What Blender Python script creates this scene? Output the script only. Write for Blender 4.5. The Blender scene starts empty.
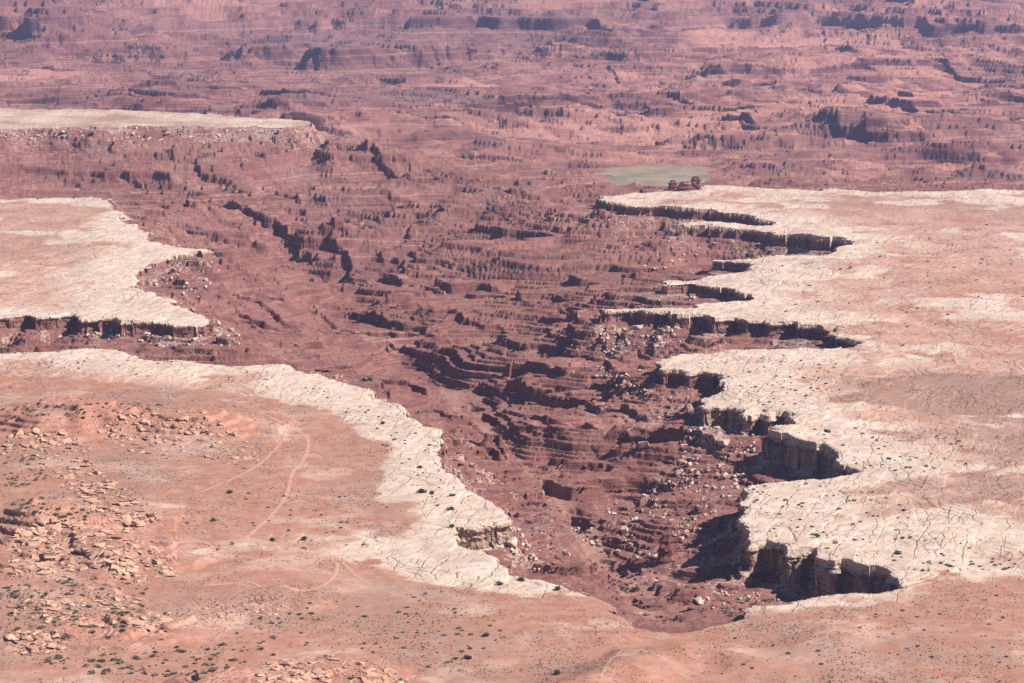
import bpy, bmesh, math, random
import numpy as np
from mathutils import Vector, Matrix

# ------------------------------------------------------------------ camera, sky, sun, exposure
sc = bpy.context.scene
W, Hh, F = 1024, 683, 3000.0
CAM_H = 400.0
PITCH = math.atan((341.5 + 130.0) / F)
cam_d = bpy.data.cameras.new('camera')
cam = bpy.data.objects.new('camera', cam_d)
sc.collection.objects.link(cam)
cam.location = (0, 0, CAM_H)
cam.rotation_euler = (math.pi / 2 - PITCH, 0, 0)
cam_d.sensor_width = 36.0
cam_d.lens = F / W * 36.0
cam_d.clip_start = 1.0
cam_d.clip_end = 90000.0
sc.camera = cam

SUN_AZ = math.radians(-12.0)      # 0 = to the right of the picture (+x), negative = towards the viewer
SUN_EL = math.radians(41.0)
world = bpy.data.worlds.new('World')
sc.world = world
world.use_nodes = True
nt = world.node_tree
bg = nt.nodes['Background']
sky = nt.nodes.new('ShaderNodeTexSky')
sky.sky_type = 'NISHITA'
sky.sun_disc = False
sky.sun_elevation = SUN_EL
sky.sun_rotation = math.pi / 2 - SUN_AZ
sky.altitude = 1700
nt.links.new(sky.outputs[0], bg.inputs[0])
bg.inputs[1].default_value = 0.05
sun_d = bpy.data.lights.new('sun', 'SUN')
sun_d.energy = 5.0
sun_d.angle = math.radians(0.5)
sun_d.color = (1.0, 0.96, 0.92)
sun = bpy.data.objects.new('sun', sun_d)
sc.collection.objects.link(sun)
S = Vector((math.cos(SUN_EL) * math.cos(SUN_AZ), math.cos(SUN_EL) * math.sin(SUN_AZ), math.sin(SUN_EL)))
sun.rotation_euler = S.to_track_quat('Z', 'Y').to_euler()
sun.location = S * 3000
sc.view_settings.view_transform = 'Standard'
sc.view_settings.look = 'None'
sc.view_settings.gamma = 1.0
sc.view_settings.use_curve_mapping = False
sc.view_settings.exposure = 0.6
HAZE = 3.5e-5
sc.render.engine = 'CYCLES'
sc.cycles.use_denoising = False
sc.cycles.max_bounces = 4
sc.cycles.diffuse_bounces = 1
sc.cycles.volume_bounces = 0

col = sc.collection
rng = random.Random(7)
nrng = np.random.RandomState(11)
f32 = np.float32

# ------------------------------------------------------------------ pixel <-> world helpers
def ray(px, py):
    a = PITCH + math.atan((py - 341.5) / F)
    v = (py - 341.5) / F
    # camera axes in the world
    fx, fy, fz = 0.0, math.cos(PITCH), -math.sin(PITCH)
    dx, dy, dz = 0.0, -math.sin(PITCH), -math.cos(PITCH)      # image 'down'
    u = (px - 512.0) / F
    return (u, fy + v * dy, fz + v * dz)

def plane(px, py, z=0.0):
    r = ray(px, py)
    t = (z - CAM_H) / r[2]
    return (r[0] * t, r[1] * t)

def project(x, y, z):
    zz = z - CAM_H
    depth = y * math.cos(PITCH) - zz * math.sin(PITCH)
    v = (-y * math.sin(PITCH) - zz * math.cos(PITCH)) / depth
    return 512 + F * x / depth, 341.5 + F * v

# ------------------------------------------------------------------ noise
_perm = np.random.RandomState(3).permutation(256).astype(np.int32)
_perm = np.concatenate([_perm, _perm, _perm])
_ang = np.random.RandomState(4).rand(256) * 2 * np.pi
_gx, _gy = np.cos(_ang).astype(f32), np.sin(_ang).astype(f32)
_rv = np.random.RandomState(5).rand(256).astype(f32)

def perlin(x, y, seed=0):
    xi = np.floor(x); yi = np.floor(y)
    fx = (x - xi).astype(f32); fy = (y - yi).astype(f32)
    xi = xi.astype(np.int32) & 255; yi = yi.astype(np.int32) & 255
    u = fx * fx * fx * (fx * (fx * 6 - 15) + 10)
    v = fy * fy * fy * (fy * (fy * 6 - 15) + 10)
    s = seed * 37 % 256
    def g(ix, iy, ax, ay):
        h = _perm[_perm[((xi + ix) & 255) + s] + ((yi + iy) & 255)]
        return _gx[h] * ax + _gy[h] * ay
    a = g(0, 0, fx, fy); b = g(1, 0, fx - 1, fy)
    c = g(0, 1, fx, fy - 1); d = g(1, 1, fx - 1, fy - 1)
    ab = a + u * (b - a)
    cd = c + u * (d - c)
    return (ab + v * (cd - ab)) * 1.5

def fbm(x, y, wl, octs, seed=0, gain=0.5):
    r = 0; amp = 1.0
    for o in range(octs):
        r = r + amp * perlin(x / wl + 17.3 * o, y / wl - 9.1 * o, seed + o)
        wl *= 0.49; amp *= gain
    return r

def cells(x, y, size, seed=0):
    """random value in 0..1 of the nearest jittered cell, and the second-nearest minus nearest distance"""
    x = x / size; y = y / size
    xi = np.floor(x); yi = np.floor(y)
    fx = (x - xi).astype(f32); fy = (y - yi).astype(f32)
    xi = xi.astype(np.int32); yi = yi.astype(np.int32)
    best = np.full(x.shape, 9e9, f32); sec = best.copy(); val = np.zeros(x.shape, f32)
    s = seed * 53 % 256
    for ix in (-1, 0, 1):
        for iy in (-1, 0, 1):
            h = _perm[_perm[((xi + ix) & 255) + s] + ((yi + iy) & 255)]
            ox = ix + 0.15 + 0.7 * _rv[h]; oy = iy + 0.15 + 0.7 * _rv[(h * 7 + 13) & 255]
            d = (ox - fx) ** 2 + (oy - fy) ** 2
            n = d < best
            sec = np.where(n, best, np.minimum(sec, d))
            val = np.where(n, _rv[(h * 11 + 101) & 255], val)
            best = np.where(n, d, best)
    return val, np.sqrt(sec) - np.sqrt(best)

def sstep(a, b, x):
    t = np.clip((x - a) / (b - a), 0, 1)
    return t * t * (3 - 2 * t)

# ------------------------------------------------------------------ outlines of the plateaus (rim lines, taken on the rim level)
MAIN = [(-600, 356), (-200, 352), (0, 350), (60, 350), (103, 349), (140, 358), (186, 363), (232, 366), (289, 366), (332, 379), (360, 388), (381, 399),
        (400, 409), (416, 419), (419, 428), (437, 431), (439, 445), (443, 461), (447, 470), (470, 491), (487, 501), (498, 510), (505, 518),
        (481, 523), (463, 524), (455, 530), (462, 541), (474, 546), (485, 549), (514, 570), (555, 582), (580, 590), (600, 604), (616, 615),
        (631, 625), (653, 631), (684, 630), (715, 621), (740, 616), (737, 608), (753, 604), (788, 603), (825, 597), (844, 595), (872, 593), (904, 588.5),
        (891, 577), (875, 570), (857, 566), (842, 559.5), (835, 562.5), (818, 557.5), (815, 551.5), (785, 553.5), (780, 546), (767, 541.5), (762, 543.5), (744, 546.5), (745, 541),
        (759, 533), (741, 521), (750, 508), (738, 502), (747, 496), (738, 487), (768, 481), (801, 478.5), (837, 476), (858, 470.5),
        (848, 463.5), (834, 455), (822, 447), (815, 451), (804, 443), (793, 441.5), (789, 437.5), (768.5, 429.5), (780, 428.3), (790, 428), (802, 425),
        (793, 421), (785, 411.5), (774, 411.5), (770, 416), (762, 409), (749, 414), (745, 417), (741, 409), (733, 408.5), (730, 403), (704, 405.5), (706, 401),
        (714, 395), (721, 387), (722, 379), (714, 374.6), (703, 370.5), (689, 372), (667, 369), (655, 361), (668, 355), (718, 353), (756, 350.5), (797, 348.5), (844, 347),
        (871, 344.5), (855, 340), (838, 335.5), (829, 327), (800, 324.5), (797, 321), (770, 322), (766, 319), (740, 320), (735, 316), (712, 317.5), (706, 313), (676, 314), (672, 310.5), (642, 312), (638, 309), (603, 310.5), (603, 307), (640, 306.5), (691, 307.5),
        (709, 303), (744, 299), (754, 295.6), (744, 292.5), (729, 287), (709, 285), (691, 281), (668, 281.5), (668, 279.5), (700, 276), (732, 271), (750, 268), (753, 264.3),
        (744, 261.4), (726, 259.4), (709, 258.4), (709, 256.5), (753, 257), (773, 255.5), (823, 254.5), (838, 251), (841, 247), (849, 241.2),
        (832, 239), (814, 238), (797, 235), (785, 233.5), (776, 232), (756, 229.5), (732, 227), (706, 226), (681, 225.2), (681, 223), (706, 223), (740, 224.5), (762, 226.5), (770, 225),
        (762, 219), (744, 214.5), (727, 213), (706, 209.5), (668, 207.5), (627, 204.6), (601, 199), (604, 196), (640, 191), (668, 190.5), (700, 188.5), (735, 187), (770, 189), (850, 187.5), (905, 191), (940, 192), (1024, 190),
        (1300, 188), (1900, 180), (2600, 300), (2600, 2500), (-1600, 2500), (-1600, 500)]
MID = [(-700, 200), (-100, 199), (0, 198.5), (60, 197), (96, 196), (108, 197), (110, 204), (127, 213), (125, 222), (140, 230), (150, 242), (172, 248), (206, 248.5), (203, 251),
       (176, 256), (150, 264), (134, 273), (133, 283), (149, 293), (189, 308), (213, 316), (216, 320), (206, 323.5), (170, 324), (164, 319), (120, 321.5), (114, 317), (82, 319), (74, 314), (30, 317), (24, 314), (0, 316), (-200, 318), (-700, 322)]
BENCH = [(-700, 104), (-200, 106), (0, 108), (120, 110), (200, 113.5), (270, 118), (300, 121), (306, 123), (280, 126), (250, 125.5), (215, 127.5), (160, 126), (120, 128), (80, 127), (0, 129), (-200, 128), (-700, 134)]
POLYS = [np.array([plane(px, py) for px, py in P]) for P in (MAIN, MID, BENCH)]

def poly_sd(x, y, P):
    """signed distance, negative inside"""
    d2 = np.full(x.shape, 1e12, f32)
    ins = np.zeros(x.shape, bool)
    n = len(P)
    for i in range(n):
        ax, ay = P[i]; bx, by = P[(i + 1) % n]
        ex, ey = bx - ax, by - ay
        wx = x - ax; wy = y - ay
        t = np.clip((wx * ex + wy * ey) / (ex * ex + ey * ey + 1e-9), 0, 1)
        np.minimum(d2, (wx - ex * t) ** 2 + (wy - ey * t) ** 2, out=d2)
        if ay != by:
            c = ((ay > y) != (by > y)) & (x < ax + (y - ay) * (ex / ey))
            ins ^= c
    d = np.sqrt(d2)
    return np.where(ins, -d, d)

# channels down which the canyon drains (px, py, level)
TH = [[(650, 622, -12), (630, 606, -38), (604, 590, -56), (565, 550, -64), (520, 500, -68), (470, 440, -75), (440, 400, -78), (380, 350, -84), (310, 292, -89), (262, 228, -93), (330, 190, -118), (420, 180, -130)],
      [(-300, 190, -55), (60, 190, -60), (150, 191, -66), (215, 200, -78), (262, 228, -93)],
      [(470, 440, -75), (540, 425, -62), (600, 410, -52)],
      [(604, 590, -56), (640, 590, -50), (680, 596, -40)],
      [(310, 292, -86), (400, 270, -80), (480, 262, -72), (560, 258, -60)],
      [(330, 190, -118), (470, 196, -118), (560, 184, -132), (640, 184, -138), (720, 185, -138)]]
THW = []
for L in TH:
    THW.append([plane(a, b, c) + (c,) for a, b, c in L])

def channel(x, y):
    dmin = np.full(x.shape, 1e9, f32)
    num = np.zeros(x.shape, f32); den = np.zeros(x.shape, f32)
    for L in THW:
        for (ax, ay, az), (bx, by, bz) in zip(L, L[1:]):
            ex, ey = bx - ax, by - ay
            t = np.clip(((x - ax) * ex + (y - ay) * ey) / (ex * ex + ey * ey), 0, 1)
            d2 = (x - ax - ex * t) ** 2 + (y - ay - ey * t) ** 2
            w = 1.0 / (d2 + 400.0) ** 2
            num += w * (az + (bz - az) * t); den += w
            np.minimum(dmin, d2, out=dmin)
    return np.sqrt(dmin), num / den

CAPS = [(840, 560, 21), (800, 445, 20), (745, 500, 19), (720, 400, 15), (700, 320, 13), (700, 220, 12), (603, 200, 10), (480, 522, 16.5), (440, 450, 9), (380, 395, 6),
        (150, 322, 12), (50, 318, 11), (100, 350, 3), (200, 365, 4), (300, 375, 4), (200, 250, 6), (110, 205, 6), (626, 626, 4.5), (600, 603, 5), (555, 582, 4), (690, 628, 4.5),
        (740, 606, 5), (800, 601, 5), (870, 593, 6), (200, 124, 3.5), (0, 128, 3.5), (300, 124, 3), (-100, 128, 3.5), (820, 240, 14), (660, 190, 10), (900, 190, 12)]
CAPW = [plane(a, b) + (c,) for a, b, c in CAPS]

def cap_field(x, y):
    num = np.zeros(x.shape, f32); den = np.zeros(x.shape, f32)
    for ax, ay, c in CAPW:
        w = 1.0 / ((x - ax) ** 2 + (y - ay) ** 2 + 300.0) ** 1.5
        num += w * c; den += w
    return num / den

# strata: benches and cliffs
_lev = [40, 26, 12, 0, -7, -12, -19, -22.5, -26, -31, -34, -41.5, -44, -48, -51, -56, -63, -66, -70, -73, -80, -83, -87, -94, -97, -101, -108, -118, -124, -133, -141, -152, -160, -170, -180, -195, -210, -230]
def terrace(z, hard, levels=_lev, top=0.91):
    """hard 0..1: how cliffy"""
    out = z.copy()
    for a, b in zip(levels, levels[1:]):
        h = a - b
        m = (z <= a) & (z > b)
        u = (a - z[m]) / h
        hd = hard[m]
        # bench for the first part (gentle), then a cliff
        cut = 0.62 + (top - 0.62) * hd
        flat = 0.55 * (1 - hd) + 0.13
        v = np.where(u < cut, u / cut * flat, flat + (1 - flat) * (u - cut) / (1 - cut))
        out[m] = a - h * v
    return out

_levfine = list(np.cumsum([44] + [-2.0 - 1.7 * v for v in np.random.RandomState(8).rand(110)]))
def seg_dist(x, y, ax, ay, bx, by):
    ex, ey = bx - ax, by - ay
    t = np.clip(((x - ax) * ex + (y - ay) * ey) / (ex * ex + ey * ey + 1e-9), 0, 1)
    return np.sqrt((x - ax - ex * t) ** 2 + (y - ay - ey * t) ** 2)

def poly_w(pts):
    return np.array([plane(a, b) for a, b in pts])

HILLS = [((-260, 424), (60, 424), 55, 8), ((60, 426), (205, 428), 42, 11), ((-260, 520), (40, 522), 60, 9), ((30, 530), (120, 560), 40, 8), ((-260, 600), (30, 600), 45, 7),
         ((-100, 640), (110, 632), 30, 5), ((240, 690), (330, 676), 28, 5), ((180, 628), (270, 604), 26, 3)]
HILLW = [plane(*a) + plane(*b) + (r, h) for a, b, r, h in HILLS]
MOUNDS = [((560, 700), (640, 668), 22, 6), ((690, 655), (760, 668), 20, 3.5), ((860, 640), (1000, 650), 40, 3), ((640, 655), (670, 650), 15, 2), ((560, 560 + 75), (600, 640), 18, 2)]
MOUNDW = [plane(*a) + plane(*b) + (r, h) for a, b, r, h in MOUNDS]

# soil and slickrock patches on the plateau
# long scarps that step up away from the viewer (line left to right, level, height)
SCARPS = [([(232, 222), (270, 234), (300, 244), (330, 256), (348, 268), (375, 274)], -82, 15), ([(295, 252), (330, 268), (352, 284), (400, 299), (432, 312), (470, 316)], -80, 14),
          ([(470, 342), (520, 352), (560, 364)], -66, 10), ([(490, 396), (520, 408), (552, 402), (588, 408)], -58, 11), ([(540, 438), (590, 450), (640, 468), (692, 480)], -48, 10),
          ([(500, 492), (530, 506), (562, 500)], -58, 9), ([(600, 288), (640, 296), (668, 294)], -50, 10), ([(312, 178), (350, 183), (398, 192)], -84, 14), ([(185, 180), (238, 191), (262, 190)], -62, 10),
          ([(40, 159), (110, 163), (155, 168), (200, 166)], -45, 9), ([(440, 203), (500, 214), (545, 208)], -84, 9), ([(500, 254), (560, 261), (600, 258)], -66, 8), ([(560, 224), (600, 231), (650, 228)], -62, 9),
          ([(265, 205), (300, 213), (330, 214)], -84, 9), ([(400, 240), (450, 244), (500, 238)], -80, 8), ([(600, 420), (650, 436), (690, 432)], -40, 8), ([(380, 345), (420, 356), (450, 352)], -76, 8)]
_sr = random.Random(21)
for _k in range(46):
    _x, _y = _sr.uniform(60, 660), _sr.uniform(176, 500)
    _l = _sr.uniform(22, 60); _s = _sr.uniform(-0.02, 0.22) if _y > 230 else _sr.uniform(0.0, 0.12)
    SCARPS.append(([(_x, _y), (_x + _l * 0.5, _y + _l * _s * _sr.uniform(0.2, 0.9)), (_x + _l, _y + _l * _s)], -84 + max(0, _y - 230) * 0.1, _sr.uniform(4.5, 9)))
for _k in range(80):
    _x, _y = _sr.uniform(120, 470), _sr.uniform(182, 385)
    _l = _sr.uniform(18, 70); _s = _sr.uniform(-0.06, 0.12)
    SCARPS.append(([(_x, _y), (_x + _l * 0.5, _y + _l * _s * _sr.uniform(0.0, 1.2)), (_x + _l, _y + _l * _s)], -84 + max(0, _y - 230) * 0.08, _sr.uniform(3.5, 7.5)))
FARSC = []
for _k in range(75):
    _y = 34 + 135 * _sr.random() ** 0.8; _x = _sr.uniform(-60, 1040)
    _l = _sr.uniform(40, 210); _s = _sr.uniform(-0.02, 0.03)
    FARSC.append(([(_x, _y), (_x + _l * 0.33, _y + _sr.uniform(-1.5, 1.5)), (_x + _l * 0.66, _y + _sr.uniform(-2, 2)), (_x + _l, _y + _l * _s)], -160, _sr.uniform(8, 19)))
FARW = [([plane(a, b, z) for a, b in L], h) for L, z, h in FARSC]
SCARPW = [([plane(a, b, z) for a, b in L], h) for L, z, h in SCARPS]
def scarps(x, y, lines=None, fade=80.0, tip=60.0, soft=2.5):
    tot = np.zeros(x.shape, f32)
    for L, h in (lines or SCARPW):
        m = (x > min(p[0] for p in L) - 150) & (x < max(p[0] for p in L) + 150) & (y > min(p[1] for p in L) - 60) & (y < max(p[1] for p in L) + 4 * fade)
        if not m.any(): continue
        xs, ys = x[m], y[m]
        best = np.full(xs.shape, 1e12, f32); sg = np.zeros(xs.shape, f32); end = np.zeros(xs.shape, f32)
        for i, ((ax, ay), (bx, by)) in enumerate(zip(L, L[1:])):
            ex, ey = bx - ax, by - ay
            l2 = ex * ex + ey * ey
            t0 = ((xs - ax) * ex + (ys - ay) * ey) / l2
            t = np.clip(t0, 0, 1)
            d2 = (xs - ax - ex * t) ** 2 + (ys - ay - ey * t) ** 2
            n = d2 < best
            best = np.where(n, d2, best)
            sg = np.where(n, (ex * (ys - ay) - ey * (xs - ax)) / math.sqrt(l2), sg)
            over = np.zeros(xs.shape, f32)
            if i == 0: over = np.maximum(over, -t0 * math.sqrt(l2))
            if i == len(L) - 2: over = np.maximum(over, (t0 - 1) * math.sqrt(l2))
            end = np.where(n, over, end)
        d = sg
        tot[m] += h * sstep(-soft, soft, d) * np.exp(-np.maximum(d, 0) / fade) * (1 - sstep(0, tip, np.maximum(end, 0)))
    return tot

SOIL_L = poly_w([(-600, 372), (0, 376), (100, 381), (230, 389), (290, 404), (350, 420), (392, 452), (408, 490), (418, 520), (400, 532), (300, 533), (235, 535), (235, 546), (330, 550), (400, 562), (430, 585), (520, 600), (575, 598), (600, 590), (640, 600), (690, 615),
                 (735, 620), (765, 611), (840, 604), (910, 594), (960, 570), (1100, 566), (2600, 560), (2600, 2500), (-1600, 2500)])
SOIL_R1 = poly_w([(838, 373), (900, 370), (1100, 371), (1100, 412), (1000, 414), (900, 406), (845, 402)])
SOIL_R2 = poly_w([(905, 508), (935, 478), (960, 455), (905, 432), (1000, 418), (1100, 414), (1100, 552), (1000, 556), (940, 548), (880, 530)])
SOIL_R3 = poly_w([(790, 200), (900, 196), (1300, 194), (1300, 216), (1000, 217), (900, 213), (800, 212), (700, 200)])
SOIL_R4 = poly_w([(845, 262), (950, 255), (1300, 250), (1300, 275), (1000, 290), (900, 280)])
SOIL_R5 = poly_w([(880, 305), (1000, 296), (1300, 296), (1300, 352), (1000, 352), (900, 345), (850, 335)])
SOIL_M = poly_w([(-700, 203), (0, 203), (70, 201), (100, 215), (85, 235), (60, 255), (-20, 285), (-700, 290)])

FLOOR = -165.0
MEADOW = np.array([plane(a, b, -140.0) for a, b in [(592, 168), (650, 165.5), (696, 167), (706, 226), (650, 226), (622, 182)]])
BUTTES = [((335, 70), (418, 66), 70, 55), ((262, 58), (310, 56), 70, 40), ((715, 77), (760, 76), 45, 45), ((560, 60), (640, 66), 60, 25), ((20, 50), (150, 58), 110, 40), ((800, 97), (1000, 120), 30, -25),
          ((700, 150), (760, 155), 60, 25), ((850, 140), (900, 150), 50, 30), ((560, 125), (620, 130), 60, 22)]
BUTW = [plane(a[0], a[1], -160) + plane(b[0], b[1], -160) + (r, h) for a, b, r, h in BUTTES]

def far_field(x, y):
    D = np.sqrt(x * x + y * y)
    z = np.full(x.shape, -150.0, f32) - 20 * sstep(5200, 8000, D)
    x = x * 0.6; wx = x + 120 * perlin(x / 500, y / 500, 61); wy = y + 120 * perlin(x / 500, y / 500, 62)
    n = fbm(wx, wy, 900, 4, 20, 0.52)
    r = 1 - np.abs(fbm(wx, wy, 420, 5, 31, 0.55)) * 2
    calm = sstep(-0.25, 0.45, fbm(x, y, 1500, 2, 38))
    cj, _ = cells(x * 0.22, y, 60.0, 39)
    z = z + 30 * n + (1 - 0.5 * calm) * (22 * (r - 0.4) + 3.0 * fbm(x * 0.25, y, 160, 2, 36) + 3.0 * (cj - 0.5))
    x = x / 0.6
    for ax, ay, bx, by, rr, h in BUTW:
        d = seg_dist(x, y, ax, ay, bx, by) + 25 * fbm(x, y, 70, 3, 41)
        z = z + h * (1 - sstep(rr * 0.8, rr * 1.9, d)) * 1.1
    z = z + scarps(x + 40 * fbm(x, y, 300, 2, 321), y + 45 * fbm(x * 0.6, y, 260, 3, 323), FARW, 260.0, 120.0, 5.0)
    # mesa wall that closes the view
    edge = 9900 + 700 * perlin(x / 1500, 0 * y + 3.3, 50) + 420 * fbm(x, y, 640, 4, 51) + 500 * sstep(200, 900, x) - 500 * sstep(900, 1500, x) - 350 * sstep(-350, 150, x) * (1 - sstep(500, 700, x))
    q = D - edge
    wall = 40 * sstep(-620, -40, q) + 34 * sstep(-18, 22, q) + 16 * sstep(60, 240, q) + 14 * sstep(250, 275, q) + 30 * sstep(290, 620, q) + 40 * sstep(640, 680, q) + 70 * sstep(800, 1500, q) + 150 * sstep(1500, 4000, q)
    return z + wall

_levfar = [240, 200, 165, 130, 100, 70, 45, 20, 0, -22, -38, -46, -62, -68, -82, -87, -92, -104, -109, -114, -119, -128, -132, -137, -141, -150, -154, -158, -163, -172, -176, -181, -190, -195, -205, -218, -240]

def terrain(x, y):
    """height and ground-cover fields at world x, y"""
    shp = x.shape
    x = x.astype(f32); y = y.astype(f32)
    D = np.sqrt(x * x + y * y)
    near = D < 5900
    out = {k: np.zeros(shp, f32) for k in ('z', 'sd', 'white', 'grey', 'pale', 'talus', 'region', 'hill', 'raw', 'cap')}
    out['raw'][:] = 999
    # ---- far
    zf = np.zeros(shp, f32)
    fm = D > 4300
    if fm.any():
        xf, yf = x[fm], y[fm]
        b = far_field(xf, yf)
        hard = np.clip(0.9 + 0.5 * perlin(xf / 900, yf / 900, 71), 0, 1)
        zt = terrace(b, hard, _levfar, 0.965)
        zt += 1.2 * fbm(xf, yf, 40, 3, 73)
        zf[fm] = zt
    out['z'][:] = zf
    out['sd'][:] = 999
    out['region'][:] = np.where(D > 9800, 4, 3)
    if near.any():
        xn, yn = x[near], y[near]
        Dn = D[near]
        sds = [poly_sd(xn, yn, P) for P in POLYS]
        raw = np.minimum(np.minimum(sds[0], sds[1]), sds[2])
        # broken, blocky rim
        sc_ = np.clip(Dn / 2000, 0.8, 2.0)
        blk, _ = cells(xn + 0.35 * yn, yn - 0.3 * xn, 19.0, 1)
        blk2, _ = cells(xn, yn, 5.0, 2)
        rimn = raw + 6.5 * (blk - 0.5) * sc_ + 0.8 * (blk2 - 0.5) + 7.5 * fbm(xn, yn, 75, 4, 5, 0.5)
        rimn = rimn + 16 * fbm(xn, yn, 240, 3, 7) * sstep(3500, 4400, Dn)
        sd = np.where(np.abs(raw) < 90, rimn, raw)
        cap = cap_field(xn, yn) * (1 + 0.12 * perlin(xn / 60, yn / 60, 6))
        dr = np.maximum(sd, 0)
        dt, dz = channel(xn, yn)
        # ---- canyon
        floor = np.maximum(-dz, 4)
        t = dr / (dr + dt + 1)
        wx = xn + 14 * fbm(xn, yn, 120, 2, 80); wy = yn + 14 * fbm(xn, yn, 120, 2, 82)
        mt = 0.62 * np.maximum(floor - cap, 1.0)
        sl = 0.34 + 0.28 * (1 - sstep(1750, 2050, Dn)) * (xn > 0) - 0.17 * sstep(3600, 4300, Dn)
        talus = mt * (1 - np.exp(-sl * dr / mt))
        base = -cap - talus - np.maximum(floor - cap - mt, 0) * (0.72 * t ** 0.9 + 0.28 * sstep(0.78, 0.96, t + 0.08 * perlin(xn / 120, yn / 120, 86)))
        env = sstep(4, 60, dr) * np.clip(floor / 42, 0.25, 1.3)
        rid = 1 - 2 * np.abs(fbm(wx * 0.52, wy, 215, 3, 84, 0.5))
        base = base + env * (14 * (rid - 0.45) + 5.5 * fbm(wx * 0.48, wy, 90, 3, 90, 0.45))
        jc, _ = cells(wx * 0.36, wy, 24.0, 3)
        jc2, _ = cells(wx * 0.45, wy, 10.0, 4)
        base = base + env * (1 - sstep(2250, 2600, Dn)) * 5.5 * fbm(wx * 0.6, wy, 46, 3, 93, 0.45)
        base = base + np.minimum(env * 2, 1) * (2.1 * (jc - 0.5) + 0.7 * (jc2 - 0.5) + 0.2 * fbm(xn, yn, 15, 2, 95))
        base = base + np.clip(dr / 20, 0, 1) * scarps(xn + 13 * fbm(xn, yn, 60, 3, 301), yn + 16 * fbm(xn, yn, 50, 3, 303) + 10 * (jc - 0.5)) * (0.75 + 0.5 * perlin(xn / 90, yn / 90, 305))
        far_w = sstep(4600, 5500, Dn) * sstep(0, 250, sd)
        hard = np.clip(0.85 + 0.6 * perlin(xn / 220, yn / 220, 97) - 0.5 * (1 - sstep(5, 30, dr)), 0, 1)
        zc = terrace(np.minimum(base, -1.0), hard)
        # finer ledges
        zc = zc + 0.5 * perlin(xn / 70, yn / 70, 98)
        fine = terrace(zc, np.clip(0.85 + 0.9 * perlin(xn / 130, yn / 130, 101), 0, 1), _levfine, 0.88)
        zc = np.where(sd > 3, fine, zc)
        zc = zc + 0.45 * fbm(xn, yn, 6.5, 2, 99) * np.clip(dr / 6, 0, 1)
        zc = zc * (1 - far_w) + zf[near] * far_w
        # ---- plateau
        zp = 1.3 * fbm(xn, yn, 160, 3, 110) + 0.25 * fbm(xn, yn, 14, 2, 113)
        hill = np.zeros(xn.shape, f32)
        for ax, ay, bx, by, rr, h in HILLW:
            d = seg_dist(xn, yn, ax, ay, bx, by) + 16 * fbm(xn, yn, 60, 3, 115)
            hill = hill + h * (1 - sstep(0, rr * 1.5, d))
        lv = [40, 30, 24, 19.5, 16, 12.5, 9, 6, 3.2, 0]
        hh = hill + 0.9 * fbm(xn, yn, 26, 3, 118) * np.clip(hill, 0, 1)
        hh = np.where(hh > 0.02, terrace(np.clip(hh, 0.01, 39), np.clip(0.75 + 0.9 * perlin(xn / 40, yn / 40, 119), 0, 1), lv), hh)
        hl = fbm(xn, yn, 45, 3, 123) * 4 + yn / 26.0
        hl = np.floor(hl) + sstep(0.0, 0.16, hl - np.floor(hl)) - hl
        zp = zp + np.maximum(hh, 0) + 0.9 * hl * np.clip(hill / 3, 0, 1) * sstep(-0.1, 0.3, perlin(xn / 60, yn / 60, 124)) + 0.25 * fbm(xn, yn, 4, 2, 121) * np.clip(hill / 3, 0, 1)
        for ax, ay, bx, by, rr, h in MOUNDW:
            d = seg_dist(xn, yn, ax, ay, bx, by) + 6 * fbm(xn, yn, 30, 2, 125)
            zp = zp + h * (1 - sstep(0, rr * 1.6, d))
        # low wandering ledges in the slickrock
        st = fbm(xn, yn, 130, 3, 127) * 3.0
        led = np.floor(st * 2) / 2 + sstep(0.88, 1.0, st * 2 - np.floor(st * 2)) / 2
        zp = zp + 0.9 * led * np.clip(1 - poly_sd(xn, yn, SOIL_L) / -15.0, 0, 1)
        sw = xn + 5 * perlin(xn / 40, yn / 40, 311)
        sl1, se1 = cells(sw * 1.15 - 0.28 * yn, yn * 0.33 + 0.05 * xn, 19.0, 8)
        sl2, se2 = cells(sw - 0.2 * yn, yn * 0.55, 8.0, 9)
        rockw = np.clip(poly_sd(xn, yn, SOIL_L) / 10, 0, 1) * (1 - 0.7 * sstep(60, 260, -sd))
        zp = zp + rockw * (0.8 * (sl1 - 0.5) + 0.5 * (sl2 - 0.5) - 0.45 * (1 - sstep(0, 0.06, se1)) * sstep(-0.1, 0.3, perlin(xn / 70, yn / 70, 313)))
        # rim: vertical cap with a short batter and a mid ledge
        bat = 1.6 + 0.06 * cap
        face = sstep(0.0, 1.0, sd / bat)
        z = np.where(sd < 0, zp, np.where(sd < bat, zp * (1 - face) + zc * face, zc))
        # rounded lip
        z = z - 0.5 * sstep(-3.0, 0, sd) * (sd < 0)
        # ---- cover fields
        reg = np.where(sd < 0, 0, 1).astype(f32)
        reg = np.where((sd >= 0) & (sd < bat + 0.8) & (cap > 4), 2, reg)
        reg = np.where((far_w > 0.5) & (sd > 0), 3, reg)
        wn = fbm(xn, yn, 120, 4, 130, 0.6)
        wn2 = fbm(xn, yn, 30, 3, 135, 0.6)
        def inside(P, soft, amp):
            s = poly_sd(xn, yn, P) + amp * wn + amp * 0.4 * wn2
            return 1 - sstep(-soft, soft, s)
        soil = np.zeros(xn.shape, f32)
        grey = np.zeros(xn.shape, f32)
        s_l = inside(SOIL_L, 16, 24)
        soil = np.maximum(soil, s_l)
        r1 = inside(SOIL_R1, 16, 22); r2 = inside(SOIL_R2, 40, 50)
        r3 = inside(SOIL_R3, 50, 90); r4 = inside(SOIL_R4, 45, 70); r5 = inside(SOIL_R5, 45, 70)
        mm = inside(SOIL_M, 30, 40)
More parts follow.
